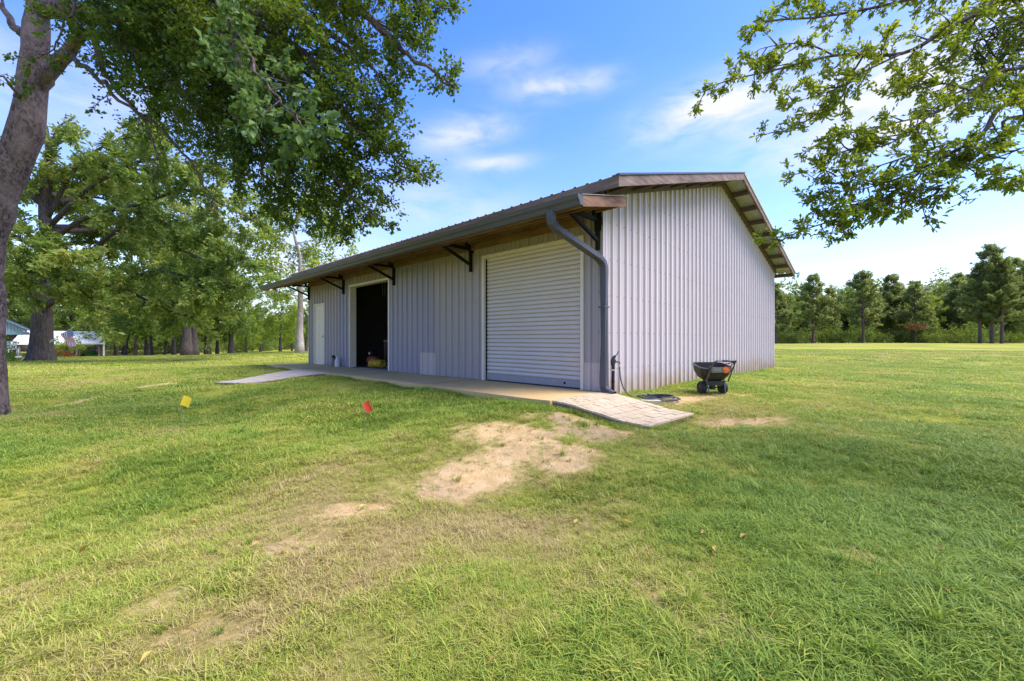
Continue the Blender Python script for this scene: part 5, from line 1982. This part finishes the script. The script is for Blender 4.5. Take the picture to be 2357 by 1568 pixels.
# ------------------------------------------------------------------ broadcast spreader
def spreader():
    x, y = 3.62, 7.62
    z = min(gz(x - .22, y), gz(x + .22, y), gz(x, y)) - .005
    root = empty('broadcast_spreader', (x, y, z), R(4))
    tag(root, 'black push broadcast spreader with orange dial beside the gable wall', 'spreader')

    def rr(cx, cy, w, d, r_, zz, n=4):
        pts = []
        for (sx, sy, a0) in ((1, 1, 0), (-1, 1, 90), (-1, -1, 180), (1, -1, 270)):
            for i in range(n + 1):
                a = R(a0 + 90 * i / n)
                pts.append((cx + sx * (w / 2 - r_) + r_ * math.cos(a), cy + sy * (d / 2 - r_) + r_ * math.sin(a), zz))
        return pts
    lev = [rr(0, .02, .24, .18, .06, .245), rr(0, .02, .42, .30, .09, .30), rr(0, .02, .54, .40, .11, .40), rr(0, .02, .58, .44, .12, .515), rr(0, .02, .60, .46, .125, .517), rr(0, .02, .60, .46, .125, .527), rr(0, .02, .565, .425, .11, .527), rr(0, .02, .52, .38, .10, .41), rr(0, .02, .38, .26, .08, .315), rr(0, .02, .2, .14, .05, .27)]
    mb = MB()
    n = len(lev[0])
    for l in lev:
        mb.v += l
    for i in range(len(lev) - 1):
        for j in range(n):
            j2 = (j + 1) % n
            mb.f.append((i * n + j, i * n + j2, (i + 1) * n + j2, (i + 1) * n + j))
    mb.f.append(tuple(reversed(range(n))))
    mb.f.append(tuple((len(lev) - 1) * n + j for j in range(n)))
    hop = mb.build('hopper', M['plastic'], root, smooth=False)
    hop.rotation_euler = (R(11), 0, 0)
    hop.location = (0, .085, 0)
    mb = MB()
    mb.v = rr(0, .02, .612, .472, .13, .512) + rr(0, .02, .612, .472, .13, .531) + rr(0, .02, .585, .445, .12, .531)
    for i in range(2):
        for j in range(n):
            j2 = (j + 1) % n
            mb.f.append((i * n + j, i * n + j2, (i + 1) * n + j2, (i + 1) * n + j))
    mb.build('rim', simple('rim_grey', (.10, .10, .10), None, rough=.5), hop)
    for sx in (-1, 1):
        w = MB().lathe([(.055, -.035), (.105, -.042), (.118, -.02), (.118, .02), (.105, .042), (.055, .035)], 20, (sx * .195, 0.0, .118), 'x').build('wheel', M['rubber'], root)
        MB().lathe([(.012, -.045), (.055, -.036), (.055, .036), (.012, .045)], 12, (sx * .195, 0.0, .118), 'x').build('hub', M['plastic'], w)
        if sx > 0:
            MB().lathe([(.012, 0), (.012, .02), (.004, .024)], 8, (.24, 0, .118), 'x').build('axle_cap', M['chrome'], w)
    MB().tube([(-.2, 0, .118), (.2, 0, .118)], .009, 8).build('axle', M['black'], root)
    MB().box(-.035, .035, -.045, .045, .085, .16).build('gearbox', M['plastic'], root)
    MB().tube([(0, 0, .15), (0, 0, .26)], .01, 6).lathe([(.11, 0), (.115, .01), (.02, .015)], 16, (0, 0, .19)).build('spinner', M['plastic'], root)
    MB().prism([(-.16, -.02, .17), (.16, -.02, .17), (.18, -.02, .25), (-.18, -.02, .25)], (0, -.1, 0)).build('deflector', M['plastic'], root)
    fm = simple('frame_tube', (.06, .06, .055), (.09, .085, .08), rough=.4)
    # rear stand, U tube
    MB().tube([(-.17, .0, .30), (-.165, -.10, .26), (-.155, -.13, .16), (-.15, -.16, .03), (-.13, -.17, .008), (.13, -.17, .008), (.15, -.16, .03), (.155, -.13, .16), (.165, -.10, .26), (.17, 0, .30)], .011, 8).build('stand', fm, root)
    for sx in (-1, 1):
        MB().tube([(sx * .17, 0, .31), (sx * .165, .0, .118)], .010, 6).build('frame_leg', fm, root)
    # handle: two tubes rising back to a cross grip
    hd = MB().tube([(-.20, -.16, .24), (-.20, -.26, .40), (-.195, -.36, .555), (-.185, -.40, .60), (-.15, -.425, .622), (.15, -.425, .622), (.185, -.40, .60), (.195, -.36, .555), (.20, -.26, .40), (.20, -.16, .24)], .0125, 10).build('handle', fm, root)
    MB().tube([(-.06, -.426, .622), (.19, -.415, .615)], .017, 10).build('grip', M['rubber'], hd)
    MB().bar((.17, -.41, .60), (.02, -.40, .565), .02, .012).bar((.17, -.41, .60), (.10, -.39, .52), .02, .01).build('lever', M['black'], hd)
    MB().lathe([(.006, 0), (.034, .008), (.038, .02), (.03, .035), (.01, .04)], 12, (-.235, -.30, .485), 'x').build('knob', M['plastic'], hd)
    # control panel at the back of the hopper
    cp = MB().prism([(-.15, -.222, .405), (.20, -.222, .405), (.21, -.225, .485), (.19, -.225, .50), (-.15, -.225, .50), (-.165, -.225, .48)], (0, -.035, 0)).build('control_panel', M['grey_pl'], root)
    MB().lathe([(.055, 0), (.057, .012), (.045, .02)], 18, (.105, -.26, .452), 'y').build('dial_plate', M['orange'], cp)
    o_ = MB().box(-.045, .045, -.30, -.275, -.014, .014)
    o_.v = [(a + .105, b, c + .452) for a, b, c in o_.v]
    o_.build('dial', M['orange'], cp)
    for i in range(3):
        MB().box(-.12, .02, -.2605, -.2575, .435 + i * .018, .439 + i * .018).build('scale_mark', simple('scale_grey', (.45, .45, .42), None), cp)


spreader()


# ------------------------------------------------------------------ standpipe and hose
def waterpoint():
    x, y = bw(-.13, -.10)
    z = gz(x, y)
    root = empty('standpipe', (x, y, z))
    tag(root, 'black insulated standpipe with hose tap at the gable corner', 'standpipe')
    MB().tube([(0, 0, -.05), (.0, 0, .28), (.005, 0, .52), (.03, 0, .60)], [.026, .026, .026, .020], 10).build('insulated_pipe', M['rubber'], root)
    for zz in (.25, .43):
        MB().tube([(0, 0, zz - .012), (0, 0, zz + .012)], .029, 10).build('clamp', M['chrome'] if zz > .3 else M['black'], root)
    hd = MB().tube([(0, 0, .50), (-.01, 0, .57), (.01, 0, .63), (.04, 0, .66)], [.03, .034, .028, .016], 10).build('hydrant_head', M['plastic'], root)
    MB().tube([(.03, 0, .64), (.075, 0, .70), (.08, 0, .73)], .007, 6).build('lever', M['black'], hd)
    MB().tube([(.01, 0, .545), (.07, -.01, .565), (.10, -.012, .56), (.103, -.012, .52)], [.014, .014, .015, .012], 8).build('spout', M['steel'], hd)
    MB().lathe([(.014, 0), (.017, .012), (.015, .03)], 10, (.103, -.012, .485)).build('brass_fitting', M['chrome'], hd)
    # hose, lying in loops on the grass
    pts = [(.103, -.012, .49), (.105, -.012, .42), (.115, -.02, .30), (.15, -.04, .16), (.22, -.07, .05), (.32, -.11, .012)]
    rg = random.Random(8)
    cx, cy = .72, .02
    for i in range(4 * 16):
        a = math.pi + i / 16 * 2 * math.pi
        r_ = .30 + .035 * math.sin(i * .37) + .02 * math.sin(i * .9) - .002 * i
        pts.append((cx + r_ * 1.15 * math.cos(a), cy + r_ * .62 * math.sin(a), .018 + .011 * (i / 16) + .004 * math.sin(i)))
    pts += [(cx - .10, cy - .10, .07), (cx + .02, cy - .16, .05)]
    P = []
    for i, p_ in enumerate(smooth_path(pts, 2)):
        if i < 12:
            P.append(tuple(p_))
        else:
            P.append((p_[0], p_[1], p_[2] + gz(x + p_[0], y + p_[1]) - z + .02))
    hz = empty('garden_hose', (x, y, z))
    tag(hz, 'dark garden hose hanging from the tap and coiled on the grass', 'hose')
    MB().tube(P, .0105, 8).build('hose', M['hose_k'], hz)
    e0, e1 = Vector(P[-3]), Vector(P[-1])
    MB().tube([tuple(e0), tuple(e0.lerp(e1, .7)), tuple(e1)], [.016, .018, .013], 8).build('nozzle', M['black'], hz)
    px, py = bw(-.58, -.02)
    st = MB().box(-.17, .17, -.10, .10, -.03, .045).build('stepping_block', M['paver_g'])
    st.location = (x + .50, y - .21, gz(x + .50, y - .21))
    st.rotation_euler = (0, 0, R(-5))
    tag(st, 'flat grey concrete block lying under the coiled hose', 'block')


waterpoint()


# ------------------------------------------------------------------ small things by the doorway
def doorway_things():
    x, y = bw(9.72, .16)
    r_ = empty('vacuum_flask', (x, y, 0.0005))
    tag(r_, 'dark steel vacuum flask standing against the wall foot', 'flask')
    MB().lathe([(.055, 0), (.06, .02), (.06, .24), (.052, .27)], 16).build('body', M['steel'], r_)
    MB().lathe([(.05, .27), (.05, .32), (.035, .345)], 14).build('lid', M['black'], r_)
    MB().tube([(.06, 0, .22), (.10, 0, .19), (.10, 0, .10), (.06, 0, .07)], .008, 6).build('handle', M['black'], r_)
    x, y = bw(9.42, .17)
    r_ = empty('plastic_jug', (x, y, 0.0005))
    tag(r_, 'pale see-through plastic jug standing beside the flask', 'jug')
    MB().lathe([(.07, 0), (.08, .02), (.08, .18), (.06, .24), (.028, .27), (.028, .30)], 16).build('body', M['clear'], r_)
    MB().lathe([(.032, .30), (.032, .325), (.01, .328)], 12).build('cap', M['trim'], r_)
    # yellow hose coil inside the doorway
    x, y = bw(8.02, -.42)
    r_ = empty('air_hose', (x, y, 0.0045))
    tag(r_, 'coiled yellow air hose on the floor inside the open doorway', 'hose')
    pts = []
    for i in range(15 * 10):
        a = i / 15 * 2 * math.pi
        pts.append((-.24 + .05 * i / 15 + .012 * math.sin(i), .13 * math.cos(a), .13 + .10 * math.sin(a)))
    c = MB().tube(pts, .016, 6).build('coil', M['hose_y'], r_)
    c.rotation_euler = (0, 0, BANG + .3)
    MB().lathe([(.02, 0), (.022, .05), (.012, .08)], 8, (.25, .05, .03), 'x').build('coupling', M['chrome'], r_)
    # orange tool case and compressor tank
    x, y = bw(8.52, -.55)
    r_ = empty('air_compressor', (x, y, 0.0045), BANG)
    tag(r_, 'small rust-red air compressor just inside the open doorway', 'compressor')
    MB().lathe([(.02, -.26), (.10, -.24), (.13, -.18), (.13, .18), (.10, .24), (.02, .26)], 16, (0, 0, .20), 'x').build('tank', simple('tank_rust', (.22, .04, .01), None), r_)
    MB().box(-.12, .12, -.09, .09, .325, .50).build('motor', M['black'], r_)
    MB().lathe([(.03, 0), (.034, .01), (.03, .02)], 12, (.05, .09, .42), 'y').build('gauge', M['trim'], r_)
    for a in (-.2, .2):
        MB().lathe([(.03, -.02), (.07, -.025), (.07, .025), (.03, .02)], 12, (a, -.1, .07), 'x').build('wheel', M['rubber'], r_)
        MB().box(a - .02, a + .02, .05, .09, 0, .12).build('foot', M['black'], r_)
    MB().tube([(-.2, 0, .32), (-.24, 0, .60), (.24, 0, .60), (.2, 0, .32)], .012, 6).build('handle', M['black'], r_)
    # workbench further in
    x, y = bw(8.25, -1.6)
    r_ = empty('workbench', (x, y, 0.0045), BANG)
    tag(r_, 'grey-topped workbench in the dark behind the doorway', 'workbench')
    MB().box(-.35, .8, -.4, .4, .78, .83).build('bench_top', M['wall_blue'], r_)
    for a in (-.3, .75):
        for b in (-.35, .35):
            MB().box(a - .04, a + .04, b - .04, b + .04, 0, .78).build('leg', M['wood_dark'], r_)
    # loop of cable hanging from the ceiling
    x, y = bw(7.55, -.35)
    r_ = empty('hanging_cable', (x, y, 2.2))
    tag(r_, 'pale loop of cable hanging inside the open doorway', 'cable')
    MB().tube([(.03, 0, .80), (.05, 0, .3), (.06, 0, 0), (.03, 0, -.10), (-.01, 0, -.04), (-.02, 0, .2), (.01, 0, .8)], .005, 6).build('loop', M['grey_pl'], r_)


doorway_things()


# ------------------------------------------------------------------ grass (blades in tufts, instanced)
def grass():
    gm, nt, b = new_mat('grass_blades')
    N, L = nt.nodes, nt.links
    ai = N.new('ShaderNodeAttribute')
    ai.attribute_type = 'INSTANCER'
    ai.attribute_name = 'dry'
    geo = N.new('ShaderNodeNewGeometry')
    oi = N.new('ShaderNodeObjectInfo')

    def m(op, a, b_, c=None):
        q = N.new('ShaderNodeMath')
        q.operation = op
        for i, v in enumerate((a, b_, c)):
            if v is None:
                continue
            if isinstance(v, (int, float)):
                q.inputs[i].default_value = v
            else:
                L.new(v, q.inputs[i])
        return q.outputs[0]
    rnd = m('ADD', m('MULTIPLY', geo.outputs['Random Per Island'], .55), m('MULTIPLY', oi.outputs['Random'], .45))
    f = m('ADD', m('MULTIPLY', rnd, .55), m('MULTIPLY', ai.outputs['Fac'], .62))
    cr = N.new('ShaderNodeValToRGB')
    el = cr.color_ramp.elements
    el[0].position, el[0].color = 0.03, (.12, .22, .040, 1)
    el[1].position, el[1].color = 1.0, (.52, .40, .19, 1)
    for p_, c_ in ((.28, (.225, .325, .046)), (.50, (.35, .405, .058)), (.68, (.45, .41, .10)), (.84, (.50, .39, .17))):
        e_ = el.new(p_)
        e_.color = (*c_, 1)
    L.new(f, cr.inputs[0])
    L.new(cr.outputs[0], b.inputs['Base Color'])
    b.inputs['Roughness'].default_value = .55
    b.inputs['Specular IOR Level'].default_value = .22
    tr = N.new('ShaderNodeBsdfTranslucent')
    L.new(cr.outputs[0], tr.inputs['Color'])
    mx = N.new('ShaderNodeMixShader')
    mx.inputs[0].default_value = .3
    L.new(b.outputs[0], mx.inputs[1])
    L.new(tr.outputs[0], mx.inputs[2])
    L.new(mx.outputs[0], nt.nodes['Material Output'].inputs[0])
    rg = np.random.default_rng(91)
    tufts = bpy.data.collections.new('grass_tufts')

    def tuft(i, nb, h, spread, w, flop):
        V, Fc = [], []
        for k in range(nb):
            a = rg.uniform(0, 6.283)
            r0 = spread * rg.random() ** .6
            p = np.array([r0 * math.cos(rg.uniform(0, 6.28)), r0 * math.sin(rg.uniform(0, 6.28)), -.004])
            d = np.array([math.cos(a), math.sin(a), 0])
            s = np.array([-d[1], d[0], 0])
            hh = h * rg.uniform(.45, 1.25)
            fl = flop * rg.uniform(.4, 1.5)
            ww = w * rg.uniform(.7, 1.3)
            o_ = len(V)
            for u, wf in ((0, 1.0), (.4, .95), (.75, .65)):
                q = p + d * hh * fl * u ** 1.8 + np.array([0, 0, hh * (u - .28 * fl * u * u)])
                V.append(q - s * ww * wf / 2)
                V.append(q + s * ww * wf / 2)
            V.append(p + d * hh * fl + np.array([0, 0, hh * (1 - .38 * fl)]))
            Fc += [(o_, o_ + 1, o_ + 3), (o_, o_ + 3, o_ + 2), (o_ + 2, o_ + 3, o_ + 5), (o_ + 2, o_ + 5, o_ + 4), (o_ + 4, o_ + 5, o_ + 6)]
        me = np_mesh('grass_tuft', np.array(V), np.array(Fc), gm)
        o_ = bpy.data.objects.new('grass_tuft_%02d' % i, me)
        tufts.objects.link(o_)
    for i in range(6):
        tuft(i, 28, .040, .055, .0030, .95)       # 0-5 short lawn
    for i in range(6, 9):
        tuft(i, 20, .066, .045, .0038, 1.05)      # 6-8 longer
    for i in range(9, 11):
        tuft(i, 26, .12, .035, .005, .8)        # 9-10 clumps
    for i in range(11, 14):
        tuft(i, 46, .042, .17, .0065, .95)       # 11-13 wide, for farther away
    for i in range(14, 16):
        tuft(i, 14, .07, .07, .0032, 2.3)        # 14-15 dead straw lying flat
    sm_ = simple('clod_soil', (.34, .22, .11), (.50, .36, .20), rough=.95, scale=30)
    for i in range(16, 18):                      # 16-17 clods and pebbles
        mb = MB()
        for k in range(5):
            a, r_ = rg.uniform(0, 6.28), rg.uniform(0, .07)
            c_, s_ = np.array([r_ * math.cos(a), r_ * math.sin(a), 0]), rg.uniform(.003, .009)
            q = [c_ + np.array(v) * s_ * rg.uniform(.7, 1.3) for v in ((1, 0, .1), (0, 1, .1), (-1, 0, .1), (0, -1, .1), (.1, 0, 1.0))]
            mb.poly(q, [(0, 1, 4), (1, 2, 4), (2, 3, 4), (3, 0, 4)])
        tufts.objects.link(bpy.data.objects.new('grass_tuft_%02d' % i, mb.mesh('clods', sm_)))

    pts, dry, sc, rz, idx = [], [], [], [], []

    def scatter(r0, r1, dens, kinds, s0, s1, half=58, soil=False):
        area = math.pi * (r1 * r1 - r0 * r0) * (2 * half / 360)
        n = int(area * dens)
        r_ = np.sqrt(rg.uniform(r0 * r0, r1 * r1, n))
        a = R(90) - rg.uniform(-R(half), R(half), n)
        x, y = r_ * np.cos(a), r_ * np.sin(a)
        bz, dz = bare(x, y), dryness(x, y)
        keep = rg.random(n) > (np.clip(bz * 1.5 - .02, 0, .955) if not soil else np.clip(1 - bz * 2.5, 0, 1))
        thin = fbm(x * 2.1, y * 2.1, 3, 88)
        keep &= rg.random(n) < (np.clip(1.2 - .55 * dz + (thin - .5) * 1.8, .18, 1) if not soil else 1.1)
        t, e = te(x, y)
        keep &= ~((t > -.02) & (t < LB + .05) & (e < 1.41) & (e > -WB - .05))
        # off the ramps
        for (ta, tb, ea, eb) in ((-1.24, 0, .0, .95), (7.3, 8.9, 1.4, 3.05)):
            keep &= ~((t > ta) & (t < tb) & (e > ea) & (e < eb))
        keep &= ~((t > -.75) & (t <= 0) & (e >= .0) & (e < 1.18))
        keep &= ~((t > -.0) & (t < -.02))
        x, y, bz, dz = x[keep], y[keep], bz[keep], dz[keep]
        n = len(x)
        z = ground_z(x, y)
        pts.append(np.stack([x, y, z], 1))
        lush = np.clip(1.15 - dz * .5 - bz * (.8 if not soil else 0) + (fbm(x * 1.7, y * 1.7, 3, 13) - .5) * 1.1, .5, 1.3)
        dry.append(np.clip(dz + bz * .25 + rg.normal(0, .10, n), 0, 1) if not soil else np.clip(.85 + rg.normal(0, .15, n), 0, 1.1) if kinds[0] > 10 else np.clip(.3 + rg.normal(0, .15, n), 0, 1))
        sc.append(rg.uniform(s0, s1, n) * lush)
        rz.append(rg.uniform(0, 6.283, n))
        idx.append(rg.choice(kinds, n))
    scatter(1.5, 7.5, 80, [14, 15], .4, 1.0, soil=True)
    scatter(1.5, 7.5, 110, [16, 17], .6, 1.6, soil=True)
    scatter(1.3, 5, 60, [14, 15], .7, 1.2)
    scatter(1.5, 7, 26, [6, 7, 9], .45, .95, soil=True)
    scatter(1.2, 3.2, 1600, [0, 1, 2, 3, 4, 5, 6, 7], .7, 1.2)
    scatter(3.2, 6.0, 850, [0, 1, 2, 3, 4, 5, 6, 7], .8, 1.3)
    scatter(6.0, 11, 190, [11, 12, 13], .7, 1.15)
    scatter(6.0, 11, 45, [6, 7, 8], .8, 1.3)
    scatter(11, 24, 38, [11, 12, 13], 1.0, 1.7)
    scatter(24, 48, 7, [11, 12, 13], 1.6, 2.8)
    scatter(1.3, 8, 6, [9, 10], .6, 1.1)
    # tufts hugging the foot of walls, slab edge, ramp edges
    ex, ey = [], []
    for i in range(900):
        t = rg.uniform(.1, 12)
        q = bw(t, 1.43 + abs(rg.normal(0, .05)))
        if not 7.1 < t < 9.05:
            ex.append(q[0]); ey.append(q[1])
    for i in range(260):
        v = rg.random()
        q = bw(.06 - 1.28 * v, 1.36 - .42 * v + abs(rg.normal(0, .04)))
        ex.append(q[0]); ey.append(q[1])
        q = bw(-1.26 - abs(rg.normal(0, .05)), rg.uniform(-.1, .95))
        ex.append(q[0]); ey.append(q[1])
        q = bw(-rg.uniform(.25, 1.3), -.05 - abs(rg.normal(0, .05)))
        ex.append(q[0]); ey.append(q[1])
    for i in range(420):
        q = bw(-.06 - abs(rg.normal(0, .05)), -rg.uniform(.1, 11))
        ex.append(q[0]); ey.append(q[1])
    ex, ey = np.array(ex), np.array(ey)
    kp = bare(ex, ey) < rg.random(len(ex)) * .9
    ex, ey = ex[kp], ey[kp]
    n = len(ex)
    pts.append(np.stack([ex, ey, ground_z(ex, ey)], 1))
    dry.append(np.clip(dryness(ex, ey) * .7, 0, 1))
    sc.append(rg.uniform(.8, 1.4, n))
    rz.append(rg.uniform(0, 6.28, n))
    idx.append(rg.choice([0, 1, 2, 6, 7, 8], n))
    P = np.concatenate(pts)
    me = bpy.data.meshes.new('grass')
    me.vertices.add(len(P))
    me.vertices.foreach_set('co', P.astype(np.float32).ravel())
    for nm, arr, ty in (('dry', dry, 'FLOAT'), ('sc', sc, 'FLOAT'), ('rz', rz, 'FLOAT'), ('idx', idx, 'INT')):
        a = me.attributes.new(nm, ty, 'POINT')
        v = np.concatenate(arr)
        a.data.foreach_set('value', v.astype(np.int32 if ty == 'INT' else np.float32))
    me.materials.append(gm)
    o = obj('grass', me)
    tag(o, 'short patchy lawn grass blades', None, None, 'stuff')
    ng = bpy.data.node_groups.new('grass_scatter', 'GeometryNodeTree')
    ng.interface.new_socket('Geometry', in_out='INPUT', socket_type='NodeSocketGeometry')
    ng.interface.new_socket('Geometry', in_out='OUTPUT', socket_type='NodeSocketGeometry')
    gi, go = ng.nodes.new('NodeGroupInput'), ng.nodes.new('NodeGroupOutput')
    ci = ng.nodes.new('GeometryNodeCollectionInfo')
    ci.inputs['Collection'].default_value = tufts
    ci.inputs['Separate Children'].default_value = True
    ci.inputs['Reset Children'].default_value = True
    ip = ng.nodes.new('GeometryNodeInstanceOnPoints')
    ip.inputs['Pick Instance'].default_value = True

    def na(nm, ty):
        q = ng.nodes.new('GeometryNodeInputNamedAttribute')
        q.data_type = ty
        q.inputs['Name'].default_value = nm
        return q.outputs['Attribute']
    cx = ng.nodes.new('ShaderNodeCombineXYZ')
    ng.links.new(na('rz', 'FLOAT'), cx.inputs[2])
    ng.links.new(gi.outputs[0], ip.inputs['Points'])
    ng.links.new(ci.outputs[0], ip.inputs['Instance'])
    ng.links.new(na('idx', 'INT'), ip.inputs['Instance Index'])
    ng.links.new(cx.outputs[0], ip.inputs['Rotation'])
    ng.links.new(na('sc', 'FLOAT'), ip.inputs['Scale'])
    ng.links.new(ip.outputs[0], go.inputs[0])
    md = o.modifiers.new('scatter', 'NODES')
    md.node_group = ng
    print('grass points', len(P))


grass()


def fallen_leaves():
    rg = np.random.default_rng(55)
    lv = Leaves(56)
    n = 90
    x, y = rg.uniform(-4.5, 5, n), rg.uniform(1.4, 7, n)
    z = ground_z(x, y) + .035
    t, e = te(x, y)
    k_ = ~((e < 1.5) & (t > -1.4))
    lv.P.append(np.stack([x, y, z], 1)[k_])
    d = rg.normal(0, 1, (n, 3))
    d[:, 2] *= .25
    lv.D.append(d[k_])
    m_ = leaf_mat('fallen_leaf', ((.42, .25, .07), (.52, .38, .10), (.30, .15, .06)), .2, 3)
    tag(obj('fallen_leaves', lv.mesh('fallen_leaves', m_, .055, .024, up=.8)), 'dry yellow and brown leaves strewn over the lawn', None, None, 'stuff')


fallen_leaves()
